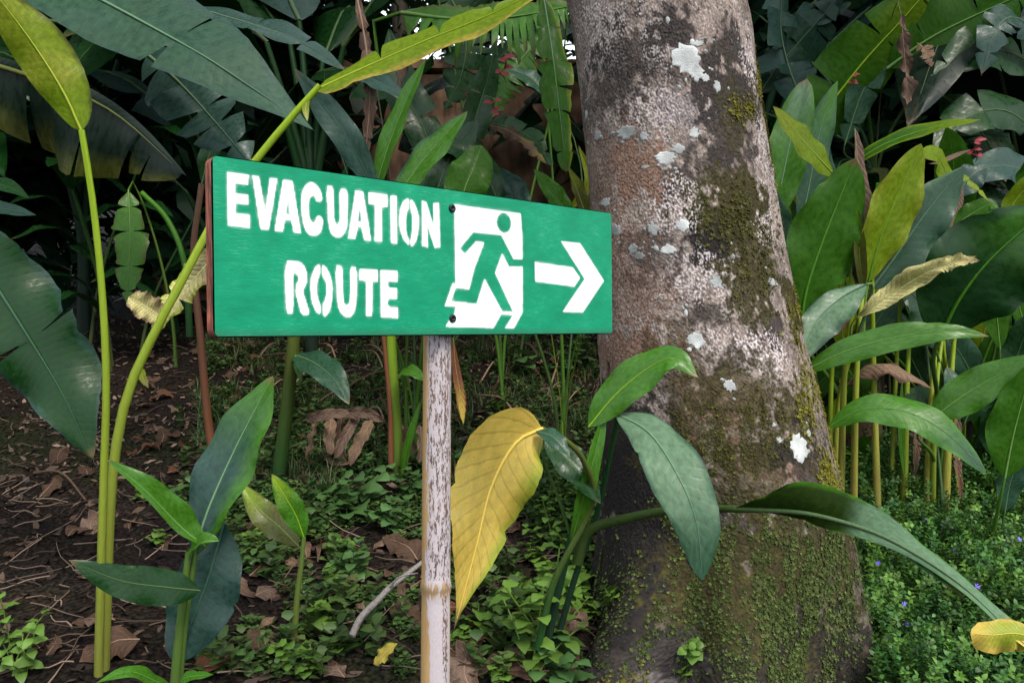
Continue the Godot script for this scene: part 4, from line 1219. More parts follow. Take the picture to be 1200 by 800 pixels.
	leaf(f, [[640, 40, 3.8], [610, 70, 3.75], [590, 100, 3.7], [575, 140, 3.7]], 26, {"c": "mid", "m": "matte", "cuts": 14, "gap": 0.6, "droop": 0.5, "rag": 0.3, "rows": 40, "n": Vector3(0.3, 0.3, 0.9)})
	leaf(f, [[520, -20, 3.9], [545, 40, 3.9], [540, 90, 3.9], [520, 130, 3.9]], 34, {"c": "deep", "m": "matte", "cuts": 8, "gap": 0.4, "droop": 0.5, "rag": 0.3, "rows": 40})

func flower(px: float, py: float, d: float, sz: float, lean: float, label: String) -> void:
	var o := thing("heliconia_flower", at(px, py, d), label, "flower")
	var s := sz / F * d
	var st := []
	for i in 6: st.append(Vector3(lean * s * 0.2 * sin(i * 1.5), -i * s * 0.32, 0.02 * sin(i * 2.0)))
	part("stalk", tube(st, s * 0.06, s * 0.03, kol("red"), kol("red"), 12, 6), M.stem, o)
	for i in 5:
		var sg := 1.0 if i % 2 == 0 else -1.0
		var p0: Vector3 = st[i]
		var l := s * (1.0 - 0.12 * i) * (0.65 if sg * lean < 0 else 1.0)
		var ms := leaf_meshes([p0, p0 + Vector3(sg * l * 0.4, 0.10 * l, 0.05 * l), p0 + Vector3(sg * l * 0.9, 0.12 * l - 0.05 * i * l, 0.08 * l)], s * 0.22, {"c": "red", "ct": "red", "fold": 0.5, "rows": 8, "half": 2, "rep": 1.0})
		part("bract", ms[0], M.gloss, o)

func build_right_plants() -> void:
	var a := thing("ginger_clump", Vector3(at(985, 520, 2.75).x, ground(at(985, 520, 2.75).x, -2.75), -2.75), "ginger clump with broad bright green leaves beside the trunk", "plant")
	for q in [[972, 560, 975, 440, 985, 400], [985, 560, 990, 440, 1003, 350], [1000, 575, 1004, 440, 1013, 320], [978, 570, 984, 470, 1010, 380], [1030, 580, 1024, 430, 1022, 320]]:
		cane(a, [[q[0], q[1] + 60, 2.8], [q[2], q[3], 2.76 + rng.randf_range(-0.08, 0.08)], [q[4], q[5], 2.74]], rng.randf_range(3.2, 5.0), 2.4, ["bamboo", "bamboo", "olive"][rng.randi() % 3], "lime")
	leaf(a, [[938, 385, 2.72], [945, 340, 2.7], [965, 280, 2.68], [1003, 185, 2.66]], 50, {"c": "mid", "ct": "mid", "m": "thin", "from": [982, 460, 2.76], "wl": 0.85, "wr": 1.05, "n": Vector3(0.25, 0.15, 0.95), "fold": 0.15, "peak": 0.5, "b1": 0.75, "rows": 34, "half": 6, "cr": "mid"})
	leaf(a, [[1018, 330, 2.72], [1030, 285, 2.7], [1052, 230, 2.68], [1080, 168, 2.66]], 31, {"c": "lime", "ct": "lime", "ce": "yellowgreen", "m": "thin", "from": [1010, 420, 2.76], "n": Vector3(0.1, 0.1, 1), "fold": 0.35, "peak": 0.5, "b1": 0.75, "rows": 30, "cr": "mid"})
	leaf(a, [[978, 205, 2.74], [955, 180, 2.7], [930, 152, 2.66], [906, 124, 2.64]], 21, {"c": "lime", "ct": "yellowgreen", "m": "thin", "from": [1000, 380, 2.78], "n": Vector3(0.4, 0.25, 0.9), "fold": 0.2, "b0": 0.6})
	leaf(a, [[985, 205, 2.8], [1030, 172, 2.72], [1090, 150, 2.66], [1150, 140, 2.6]], 11, {"c": "mid", "ct": "lime", "ce": "lime", "m": "thin", "from": [1000, 380, 2.8], "n": Vector3(0, 0.6, 0.8), "fold": 0.3, "peak": 0.55, "cr": "lime"})
	leaf(a, [[905, 270, 3.0], [918, 205, 3.0], [930, 150, 3.0], [946, 92, 3.0]], 25, {"c": "mid", "ct": "pale", "m": "matte", "n": Vector3(-0.2, 0.3, 0.95), "fold": 0.35, "peak": 0.5, "b1": 0.55, "root": Vector3(-0.05, 0, -0.2), "cr": "pale"})
	leaf(a, [[935, 280, 3.0], [948, 220, 3.0], [962, 150, 3.0], [982, 94, 3.0]], 20, {"c": "grey", "ct": "mid", "m": "matte", "n": Vector3(0.3, 0.3, 0.9), "fold": 0.2, "peak": 0.55, "root": Vector3(-0.02, 0, -0.2), "cr": "pale"})
	leaf(a, [[1020, 340, 2.78], [1050, 300, 2.76], [1085, 250, 2.74], [1130, 195, 2.72]], 33, {"c": "grey", "ct": "grey", "ce": "pale", "es": -1.0, "ew": 0.6, "m": "matte", "from": [1005, 420, 2.78], "n": Vector3(-0.2, 0.35, 0.9), "fold": 0.15, "peak": 0.45, "wave": 0.15, "cr": "pale", "rows": 30})
	leaf(a, [[1016, 333, 2.6], [985, 350, 2.57], [955, 380, 2.54], [938, 425, 2.5]], 30, {"c": "pale", "ct": "pale", "ce": "grey", "m": "matte", "from": [1000, 420, 2.72], "n": Vector3(-0.1, 0.6, 0.8), "fold": 0.3, "peak": 0.5, "wl": 1.0, "wr": 0.6, "cr": "grey", "rows": 28})
	leaf(a, [[940, 436, 2.55], [990, 412, 2.5], [1050, 395, 2.46], [1110, 388, 2.42], [1160, 394, 2.4]], 17, {"c": "mid", "ct": "mid", "pet": false, "n": Vector3(0, 0.35, 0.95), "fold": 0.15, "peak": 0.45, "b0": 0.6, "rows": 30})
	leaf(a, [[972, 500, 2.5], [1010, 480, 2.46], [1060, 482, 2.42], [1110, 508, 2.38], [1157, 556, 2.34]], 23, {"c": "mid", "ct": "grey", "ce": "mid", "m": "matte", "pet": false, "n": Vector3(-0.1, 0.6, 0.8), "fold": 0.1, "peak": 0.5, "b0": 0.65, "rows": 32, "cr": "mid"})
	leaf(a, [[1005, 372, 2.62], [1045, 345, 2.58], [1090, 318, 2.54], [1145, 300, 2.5]], 16, {"c": "olive", "ct": "straw", "ce": "straw", "cs": "straw", "spot": 0.3, "m": "dry", "from": [1000, 430, 2.7], "rag": 0.3, "wave": 0.3, "fold": 0.6, "n": Vector3(0, 0.5, 0.9), "rep": 3.0}, "dead_leaf")
	leaf(a, [[1092, 318, 2.5], [1120, 308, 2.48], [1150, 305, 2.46]], 10, {"c": "straw", "ct": "tan", "m": "dry", "pet": false, "rag": 0.4, "wave": 0.4, "fold": 0.7, "cuts": 3, "droop": 0.7}, "dead_leaf")
	leaf(a, [[1002, 150, 2.76], [1006, 190, 2.74], [1014, 250, 2.72], [1018, 310, 2.72]], 9, {"c": "pinkbrown", "ct": "brown", "m": "dry", "pet": false, "rag": 0.25, "fold": 0.8, "b0": 0.5, "b1": 0.3, "n": Vector3(0.2, 0, 1)}, "dry_sheath")
	leaf(a, [[1012, 345, 2.71], [1008, 300, 2.7], [1003, 235, 2.7]], 11, {"c": "olive", "ct": "lime", "m": "thin", "pet": false, "fold": 0.9, "n": Vector3(-0.3, 0, 1)}, "sheath")
	leaf(a, [[960, 345, 2.9], [985, 315, 2.88], [1010, 300, 2.86], [1035, 302, 2.85]], 14, {"c": "blue", "m": "matte", "n": Vector3(0, 0.5, 0.8)})
	leaf(a, [[930, 330, 2.85], [920, 290, 2.85], [915, 255, 2.84], [912, 225, 2.84]], 18, {"c": "grey", "m": "matte", "n": Vector3(0.3, 0.2, 0.9)})
	leaf(a, [[945, 430, 2.8], [940, 400, 2.8], [930, 370, 2.8], [925, 345, 2.8]], 16, {"c": "deep", "m": "matte", "n": Vector3(0.2, 0.2, 0.9)})

	var b := thing("tall_ginger_clump", Vector3(at(1095, 560, 2.95).x, ground(at(1095, 560, 2.95).x, -2.95), -2.95), "taller ginger clump with pale canes and broad dark overhanging leaf", "plant")
	for q in [[1085, 580, 1092, 470, 1100, 390], [1092, 590, 1096, 480, 1106, 400], [1058, 570, 1062, 490, 1066, 420], [1105, 600, 1112, 500, 1118, 420], [1125, 600, 1120, 500, 1106, 420], [1042, 570, 1050, 450, 1058, 330]]:
		cane(b, [[q[0], q[1] + 60, 2.98], [q[2], q[3], 2.96 + rng.randf_range(-0.1, 0.1)], [q[4], q[5] - 15, 2.95], [q[4] + 8, q[5] - 70, 2.93]], rng.randf_range(3.0, 7.5), 1.5, ["bamboo", "bamboo", "olive"][rng.randi() % 3], "lime")
	leaf(b, [[1100, 400, 2.7], [1125, 350, 2.62], [1165, 300, 2.55], [1235, 240, 2.45]], 60, {"c": "deep", "ct": "mid", "from": [1100, 480, 2.9], "n": Vector3(-0.1, 0.3, 0.95), "fold": 0.2, "peak": 0.5, "rows": 34, "half": 7, "cr": "mid"})
	leaf(b, [[1098, 410, 2.9], [1085, 370, 2.9], [1070, 345, 2.9], [1045, 330, 2.9]], 26, {"c": "deep", "n": Vector3(0.1, 0.4, 0.9)})
	leaf(b, [[1088, 495, 2.6], [1120, 470, 2.56], [1160, 445, 2.52], [1215, 415, 2.46]], 23, {"c": "mid", "ct": "mid", "from": [1095, 540, 2.9], "n": Vector3(-0.2, 0.4, 0.9), "fold": 0.15, "rows": 28})
	leaf(b, [[1178, 560, 2.5], [1188, 510, 2.48], [1200, 465, 2.46], [1212, 420, 2.44]], 30, {"c": "mid", "m": "thin", "from": [1160, 650, 2.7], "n": Vector3(-0.3, 0.1, 0.95), "fold": 0.2})
	leaf(b, [[1118, 265, 2.9], [1140, 250, 2.88], [1160, 240, 2.86], [1172, 248, 2.84]], 14, {"c": "mid", "m": "thin", "from": [1110, 400, 2.95], "n": Vector3(0, 0.5, 0.9)})
	leaf(b, [[1130, 300, 2.85], [1150, 275, 2.82], [1165, 262, 2.8], [1180, 265, 2.78]], 12, {"c": "olive", "ct": "mid", "m": "thin", "from": [1110, 400, 2.95], "n": Vector3(0, 0.5, 0.9)})
	leaf(b, [[1078, 225, 2.9], [1100, 213, 2.85], [1130, 208, 2.82], [1162, 238, 2.78]], 8, {"c": "lime", "ct": "yellowgreen", "m": "thin", "from": [1090, 400, 2.95], "cuts": 4, "gap": 0.3, "droop": 0.6, "n": Vector3(0, 0.7, 0.7)})
	leaf(b, [[1128, 215, 3.0], [1120, 250, 2.98], [1112, 280, 2.96]], 6, {"c": "pinkbrown", "ct": "tan", "m": "dry", "pet": false, "rag": 0.3, "fold": 0.6}, "dry_sheath")
	leaf(b, [[1120, 230, 3.1], [1140, 205, 3.1], [1160, 195, 3.1]], 18, {"c": "blue", "m": "matte", "n": Vector3(0, 0.5, 0.9)})
	leaf(b, [[1124, 470, 2.96], [1120, 520, 2.95], [1128, 590, 2.93]], 9, {"c": "pinkbrown", "ct": "rust", "m": "dry", "pet": false, "rag": 0.4, "fold": 0.8, "cuts": 3}, "dry_sheath")
	leaf(b, [[1080, 480, 2.97], [1074, 520, 2.96], [1072, 570, 2.95]], 8, {"c": "tan", "ct": "brown", "m": "dry", "pet": false, "rag": 0.4, "fold": 0.8, "cuts": 3}, "dry_sheath")
	leaf(b, [[1110, 430, 2.9], [1122, 460, 2.86], [1126, 480, 2.85]], 12, {"c": "grey", "m": "matte", "pet": false})
	leaf(b, [[1178, 600, 2.6], [1186, 560, 2.58], [1205, 520, 2.55]], 16, {"c": "grey", "m": "matte", "from": [1170, 660, 2.7]})
	leaf(b, [[1060, 560, 2.92], [1056, 500, 2.9], [1058, 440, 2.9]], 4, {"c": "mid", "pet": false})

	var far := thing("leafy_ginger_clump", Vector3(at(1130, 480, 3.3).x, ground(at(1130, 480, 3.3).x, -3.3), -3.3), "crowded light green ginger leaves filling in behind the pale canes", "plant")
	for i in 48:
		var bx := rng.randf_range(925, 1215)
		var by := rng.randf_range(250, 470) if i < 30 else rng.randf_range(450, 590)
		var lean := rng.randf_range(-0.8, 0.8)
		var L := rng.randf_range(80, 150)
		var dd := rng.randf_range(2.95, 3.4)
		var cc: String = ["mid", "mid", "lime", "grey", "deep"][rng.randi() % 5]
		var flop: float = rng.randf_range(0.0, 0.5)
		leaf(far, [[bx, by, dd], [bx + lean * L * 0.3, by - L * 0.4, dd - 0.03], [bx + lean * L * 0.65, by - L * 0.75 * (1 - flop * 0.4), dd - 0.08], [bx + lean * L * (1.0 + flop * 0.5), by - L * (1 - flop), dd - 0.15]], rng.randf_range(13, 24), {"c": cc, "m": "thin" if cc == "lime" or cc == "mid" else "matte", "n": Vector3(rng.randfn() * 0.3, 0.3, 0.95), "fold": rng.randf_range(0.1, 0.5), "rows": 20, "half": 4})
	var dead := thing("arched_dead_leaf", at(1045, 450, 3.1), "big tan dead leaf arching between the ginger canes", "leaf")
	leaf(dead, [[992, 452, 2.85], [1010, 434, 2.8], [1035, 427, 2.76], [1065, 437, 2.74], [1092, 455, 2.72]], 19, {"c": "tan", "ct": "tan", "ce": "brown", "m": "dry", "pet": false, "n": Vector3(0, 0.85, 0.55), "fold": -0.3, "rag": 0.25, "wave": 0.25, "wr": 0.8}, "blade")
	var d2 := thing("hanging_dead_leaf", at(986, 372, 2.7), "small reddish dead leaf caught on the ginger canes", "leaf")
	leaf(d2, [[993, 360, 2.7], [986, 376, 2.68], [980, 394, 2.67]], 9, {"c": "rust", "ct": "pinkbrown", "m": "dry", "pet": false, "rag": 0.3, "fold": 0.5}, "blade")

	# banana and heliconia leaves overhead, farther back
	var c := thing("tall_banana", Vector3(at(1010, 450, 4.0).x, ground(at(1010, 450, 4.0).x, -4.0), -4.0), "tall banana plant with torn leaves and a brown dried leaf hanging", "plant")
	part("pseudostem", tube([Vector3(0, -0.05, 0), Vector3(0.03, 0.8, 0.02), Vector3(0.05, 1.4, 0.05)], 0.10, 0.06, kol("brown"), kol("olive"), 14, 14, 0.06), M.stem, c)
	var rt := Vector3(0.05, 1.3, 0.05)
	leaf(c, [[920, 200, 3.8], [960, 140, 3.7], [1010, 75, 3.6], [1060, 20, 3.5], [1120, -50, 3.4]], 44, {"c": "mid", "ct": "lime", "m": "thin", "root": rt, "cuts": 4, "gap": 0.15, "droop": 0.2, "n": Vector3(0.2, 0.15, 0.95), "fold": 0.12, "rows": 36, "rep": 5.0, "cr": "lime"})
	leaf(c, [[990, 170, 3.7], [1010, 110, 3.65], [1035, 70, 3.6], [1070, 40, 3.55]], 20, {"c": "grey", "m": "matte", "root": rt, "n": Vector3(0.2, 0.4, 0.9), "cuts": 3, "gap": 0.2})
	leaf(c, [[1040, 80, 3.6], [1090, 45, 3.5], [1150, 15, 3.4], [1230, -20, 3.3]], 48, {"c": "mid", "ct": "mid", "m": "thin", "root": rt, "cuts": 3, "gap": 0.12, "droop": 0.2, "n": Vector3(0.1, 0.1, 1), "rows": 34, "rep": 5.0})
	leaf(c, [[1056, 15, 3.35], [1060, 60, 3.33], [1064, 105, 3.32], [1067, 152, 3.32]], 10, {"c": "pinkbrown", "ct": "tan", "cs": "brown", "spot": 0.4, "m": "dry", "root": rt, "rag": 0.6, "cuts": 4, "droop": 1.3, "gap": 0.05, "fold": 0.8, "wave": 0.7, "freq": 5.0, "rows": 40, "cr": "pinkbrown"}, "dead_leaf")
	leaf(c, [[1075, 50, 3.4], [1085, 60, 3.4], [1095, 80, 3.4]], 9, {"c": "tan", "ct": "pinkbrown", "m": "dry", "pet": false, "rag": 0.5, "cuts": 4, "droop": 0.8}, "dead_leaf")
	leaf(c, [[945, 130, 4.0], [925, 80, 4.0], [915, 30, 4.0], [920, -30, 4.0]], 34, {"c": "blue", "m": "matte", "root": rt, "cuts": 7, "gap": 0.12, "droop": 1.1, "rows": 36, "n": Vector3(0.2, 0.4, 0.9)})
	leaf(c, [[890, 110, 4.2], [915, 75, 4.15], [945, 40, 4.1], [990, -10, 4.0]], 30, {"c": "grey", "ct": "blue", "m": "matte", "root": rt, "cuts": 7, "gap": 0.12, "droop": 1.2, "rows": 36, "n": Vector3(0, 0.5, 0.9)})
	leaf(c, [[900, 15, 4.3], [930, 22, 4.2], [960, 18, 4.1], [1000, 2, 4.0]], 26, {"c": "blue", "m": "matte", "root": rt, "cuts": 5, "gap": 0.1, "droop": 1.0, "n": Vector3(0, 0.4, 0.9)})
	leaf(c, [[985, 190, 3.9], [960, 240, 3.8], [950, 270, 3.75]], 22, {"c": "deep", "root": rt, "m": "matte"})
	leaf(c, [[1100, 110, 3.8], [1130, 130, 3.7], [1160, 170, 3.6], [1180, 215, 3.5]], 36, {"c": "deep", "m": "matte", "root": rt, "cuts": 3, "gap": 0.15, "n": Vector3(0.1, 0.5, 0.9), "rows": 30})

	var e := thing("shaded_banana", Vector3(2.95, ground(2.95, -3.7), -3.7), "dark banana plant in the shade at the far edge of the bank", "plant")
	part("pseudostem", tube([Vector3(0, -0.05, 0), Vector3(-0.03, 0.7, 0.02), Vector3(-0.05, 1.2, 0.05)], 0.09, 0.055, kol("brown"), kol("olive"), 14, 14, 0.06), M.stem, e)
	var re := Vector3(-0.05, 1.1, 0.05)
	leaf(e, [[1260, 130, 3.6], [1200, 70, 3.5], [1150, 60, 3.4], [1090, 90, 3.35]], 44, {"c": "deep", "m": "matte", "root": re, "cuts": 4, "gap": 0.2, "n": Vector3(0, 0.5, 0.9), "rows": 30})
	leaf(e, [[1230, 170, 3.5], [1180, 130, 3.4], [1130, 140, 3.35], [1090, 185, 3.3]], 30, {"c": "deep", "m": "matte", "root": re, "cuts": 3, "gap": 0.2, "rows": 30})
	leaf(e, [[1240, 60, 3.4], [1190, 20, 3.35], [1165, 40, 3.3], [1150, 90, 3.3]], 26, {"c": "blue", "m": "matte", "root": re, "cuts": 5, "gap": 0.3})
	leaf(e, [[1235, 220, 3.3], [1200, 200, 3.25], [1165, 195, 3.2], [1120, 215, 3.15]], 24, {"c": "blue", "m": "matte", "root": re})
	leaf(e, [[1240, 300, 3.3], [1200, 250, 3.3], [1150, 240, 3.25], [1110, 260, 3.2]], 24, {"c": "deep", "root": re})
	leaf(e, [[1138, 175, 3.05], [1118, 183, 3.04], [1102, 190, 3.02], [1088, 192, 3.0]], 3, {"c": "pinkbrown", "ct": "tan", "m": "dry", "pet": false}, "dry_strip")

	flower(1000, 88, 3.5, 9, 1.0, "small red heliconia flower below the torn banana leaf")
	flower(1004, 46, 3.9, 8, 1.0, "faint red heliconia flower highest among the banana leaves")
	flower(1143, 165, 3.0, 15, 1.0, "pinkish red heliconia flower against the dark shade")
	flower(590, 68, 3.0, 17, 1.0, "dangling red heliconia flower above the stained wall")
	flower(580, 118, 3.0, 14, -1.0, "lower red heliconia flower spread before the stained wall")

# ---------------------------------------------------------------- background growth, bank cover
func wild_plant(x: float, z: float, n: int, size: float, kind: String, sd: int, label: String, group: String) -> Node3D:
	rng.seed = sd
	var o := thing("wild_banana" if kind == "banana" else "wild_ginger", Vector3(x, ground(x, z), z), label, "plant", group)
	for i in n:
		var an := rng.randf() * TAU
		var out := Vector3(cos(an), 0, sin(an) * 0.8 + 0.15)
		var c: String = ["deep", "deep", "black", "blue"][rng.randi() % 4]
		if kind == "banana":
			var up := size * rng.randf_range(0.5, 1.0)
			var L := size * rng.randf_range(0.6, 1.0)
			var s0 := out * 0.12 * size + Vector3(0, up, 0)
			var pts := [s0, s0 + out * L * 0.35 + Vector3(0, L * 0.28, 0), s0 + out * L * 0.7 + Vector3(0, L * 0.25, 0), s0 + out * L + Vector3(0, -L * 0.05, 0)]
			var ms := leaf_meshes(pts, L * rng.randf_range(0.13, 0.2), {"c": c, "m": "matte", "n": Vector3(0, 1, 0.35), "cuts": rng.randi() % 6, "gap": 0.2, "droop": 0.5, "rows": 20, "half": 3, "rep": 4.0, "curl": 0.35})
			part("petiole", tube([Vector3(0, -0.05, 0), Vector3(0, up * 0.55, 0) + out * 0.03, s0], 0.022 * size, 0.008 * size, kol("black"), kol("deep"), 8, 6), M.stem, o)
			part("midrib", ms[1], M.stem, part("leaf", ms[0], M.matte, o))
		else:
			var lean := out * rng.randf_range(0.05, 0.35) * size
			var hgt := size * rng.randf_range(0.7, 1.1)
			var b0 := Vector3(rng.randf_range(-0.12, 0.12), -0.05, rng.randf_range(-0.12, 0.12))
			var line := [b0, b0 + lean * 0.3 + Vector3(0, hgt * 0.5, 0), b0 + lean + Vector3(0, hgt, 0)]
			part("stem", tube(line, 0.011, 0.006, kol("olive").lerp(kol("black"), 0.5), kol("deep"), 8, 6), M.stem, o)
			for k in 5:
				var t := 0.35 + 0.16 * k
				var s0 := along(line, t)
				var a2 := an + PI * k + rng.randf_range(-0.5, 0.5)
				var dd := Vector3(cos(a2), 0, sin(a2))
				var L := size * rng.randf_range(0.26, 0.4)
				var ms := leaf_meshes([s0, s0 + dd * L * 0.45 + Vector3(0, L * 0.3, 0), s0 + dd * L * 0.95 + Vector3(0, L * 0.1, 0)], L * 0.16, {"c": c, "n": Vector3(0, 1, 0.3), "rows": 12, "half": 3, "rep": 2.0})
				part("leaf", ms[0], M.gloss, o)
	return o

func build_background() -> void:
	# dense growth beyond the wall and up the bank
	var list := [
		[-3.9, -4.2, 7, 1.9, "banana", "dark banana plant before the wall at the shaded end"], [-2.9, -5.2, 8, 2.2, "banana", "tall dark banana plant close to the wall, behind the torn leaf"], [-1.9, -5.0, 7, 1.7, "banana", "dark banana plant behind the sign's near end"],
		[-1.2, -4.6, 7, 2.1, "banana", "dark banana plant rising over the board's lettering"],
		[1.5, -4.9, 8, 2.2, "banana", "dark leafy banana plant behind the trunk's mossy side"], [2.3, -5.3, 8, 2.4, "banana", "tall dark banana plant far behind the ginger clump"], [3.4, -5.0, 8, 2.3, "banana", "wide dark banana plant far behind the shaded edge"], [1.0, -5.6, 7, 2.0, "banana", "dark banana plant hidden behind the tree trunk"],
		[1.9, -4.0, 6, 1.2, "ginger", "dark ginger growth behind the pale canes"], [2.6, -3.9, 6, 1.3, "ginger", "dark ginger growth under the heliconia flower"], [3.2, -3.6, 5, 1.2, "ginger", "dark ginger growth at the shaded edge"], [1.35, -3.7, 5, 1.1, "ginger", "dark ginger growth just behind the trunk"],
		[0.1, -4.5, 3, 0.7, "ginger", "ginger growth under the wall beside the trunk"], [-2.2, -4.2, 4, 1.2, "ginger", "dark ginger growth under the torn banana leaf"], [-3.0, -3.5, 4, 1.2, "ginger", "dark ginger growth at the frame's shaded edge"],
	]
	var sd := 500
	for q in list:
		sd += 7
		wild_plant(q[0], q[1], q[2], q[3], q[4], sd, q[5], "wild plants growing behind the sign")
	rng.seed = 77
	# trees beyond the wall: crowns with gaps
	var mesh := spray_mesh(9, 0.20, 0.06, 0.28)
	var trees := [[-6.5, -8.5, 5.2, 2.2], [-3.6, -8.8, 5.0, 2.0], [-1.4, -9.6, 5.4, 2.0], [1.0, -9.2, 5.8, 1.9], [3.2, -8.2, 5.0, 2.4], [6.0, -8.0, 5.2, 2.4], [-8.5, -5.5, 4.6, 2.2], [6.4, -5.2, 4.6, 2.0], [-5.2, -2.2, 5.6, 2.4]]
	var words := ["leafy tree beyond the wall at the shaded end", "leafy tree beyond the wall over the broad banana leaf", "leafy tree beyond the wall over the sign", "leafy tree behind the trunk beyond the wall end", "leafy tree behind the tall banana plant", "leafy tree far behind the shaded banana plant", "leafy tree outside the wall's shaded end", "leafy tree beside the shaded banana plant", "leafy tree standing past the banana plant outside the frame"]
	for i in trees.size():
		var q: Array = trees[i]
		var o := thing("leafy_tree", Vector3(q[0], ground(q[0], q[1]), q[1]), words[i], "tree", "trees beyond the wall")
		part("trunk", tube([Vector3(0, -0.1, 0), Vector3(0.1, 1.5, 0), Vector3(0.0, 3.2, 0.1), Vector3(0.15, q[2], 0)], 0.16, 0.05, Color(0.09, 0.075, 0.06), Color(0.09, 0.075, 0.06), 14, 10, 0.08), M.woody, o)
		var xf := []
		var tn := []
		for k in 2300:
			var d := Vector3(rng.randfn(), rng.randfn(), rng.randfn())
			var p := Vector3(0, q[2] * 0.62, 0) + d * Vector3(q[3] * 0.55, q[2] * 0.30, q[3] * 0.4)
			if p.y < 0.5: continue
			if nz.get_noise_3d(p.x * 30 + i * 50, p.y * 30, p.z * 30) < -0.02: continue
			xf.append(Transform3D(Basis.from_euler(Vector3(rng.randf() * 2 - 1, rng.randf() * TAU, rng.randf() * 2 - 1)) * Basis.from_scale(Vector3.ONE * rng.randf_range(0.7, 1.5)), p))
			tn.append(Color(0.02, 0.058, 0.024) * rng.randf_range(0.5, 1.7))
		scatter("crown", mesh, M.herb, xf, tn, o)

func build_thicket() -> void:
	rng.seed = 808
	var xf := []
	var tn := []
	for i in 5200:
		var right := rng.randf() < 0.62
		var x := rng.randf_range(0.9, 6.5) if right else rng.randf_range(-6.5, -1.3)
		var z := -rng.randf_range(5.2, 7.6) if right else -rng.randf_range(5.3, 6.6)
		var y := ground(x, z) + (3.4 if right else 3.8) * pow(rng.randf(), 0.8)
		if nz.get_noise_3d(x * 26, y * 26, z * 26) < -0.12: continue
		xf.append(Transform3D(Basis.from_euler(Vector3(rng.randf() * 1.6 - 0.8, rng.randf() * TAU, rng.randf() * 1.6 - 0.8)) * Basis.from_scale(Vector3.ONE * rng.randf_range(0.7, 1.6)), Vector3(x, y, z)))
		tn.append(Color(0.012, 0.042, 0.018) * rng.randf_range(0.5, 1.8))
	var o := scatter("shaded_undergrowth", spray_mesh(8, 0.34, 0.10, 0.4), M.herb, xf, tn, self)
	tag(o, "dark mass of leaves filling the shade beyond the plants", "undergrowth", "", "stuff")

func herb_proto(n: int, ll: float, lw: float, height: float, c: Color, called: String, label: String, group: String) -> Node3D:
	var o := Node3D.new()
	o.name = called
	for m in 3:
		var lean: Vector3 = Vector3(cos(m * 2.1 + 0.4), 0, sin(m * 2.1 + 0.4)) * height * [0.15, 0.6, 0.5][m]
		var hh: float = height * [1.0, 0.75, 0.6][m]
		var pts := [Vector3(0, -0.01, 0), lean * 0.4 + Vector3(0, hh * 0.5, 0), lean + Vector3(0, hh, 0)]
		part("stem", tube(pts, 0.0018, 0.0010, c.lerp(Color(0.1, 0.1, 0.03), 0.4), c, 5, 5), M.stem, o)
		var nn: int = n if m == 0 else n - 2
		for k in nn:
			var t: float = 0.25 + 0.75 * k / maxf(nn - 1, 1)
			var an: float = k * 2.4 + 0.5 + m
			var s0 := along(pts, t)
			var dir := Vector3(cos(an), 0.25 + 0.2 * sin(k * 3.0), sin(an))
			var l := ll * (1.1 - 0.4 * t) * (0.85 + 0.3 * rng.randf())
			var ms := leaf_meshes([s0, s0 + dir * l * 0.5, s0 + dir * l + Vector3(0, -0.35 * l, 0)], lw * (1.1 - 0.35 * t), {"rows": 6, "half": 2, "n": Vector3(0.2 * sin(k), 1, 0.3), "peak": 0.35, "b0": 0.45, "b1": 0.9, "rep": 1.0, "fold": 0.2})
			part("leaf", tinted(ms[0], c * rng.randf_range(0.75, 1.25)), M.herb, o)
	return o

func tinted(m: ArrayMesh, c: Color) -> ArrayMesh:
	var a := m.surface_get_arrays(0)
	var cs: PackedColorArray = a[Mesh.ARRAY_COLOR]
	for i in cs.size():
		var g := cs[i].g / 0.165
		cs[i] = Color(c.r * g, c.g * g, c.b * g)
	a[Mesh.ARRAY_COLOR] = cs
	var out := ArrayMesh.new()
	out.add_surface_from_arrays(Mesh.PRIMITIVE_TRIANGLES, a)
	return out

func stand(p: Vector3, turn: float, s: float, tilt := 0.0) -> Transform3D:
	return Transform3D(Basis(Vector3(0, 1, 0), turn) * Basis(Vector3(1, 0, 0), tilt) * Basis.from_scale(Vector3.ONE * s), p)

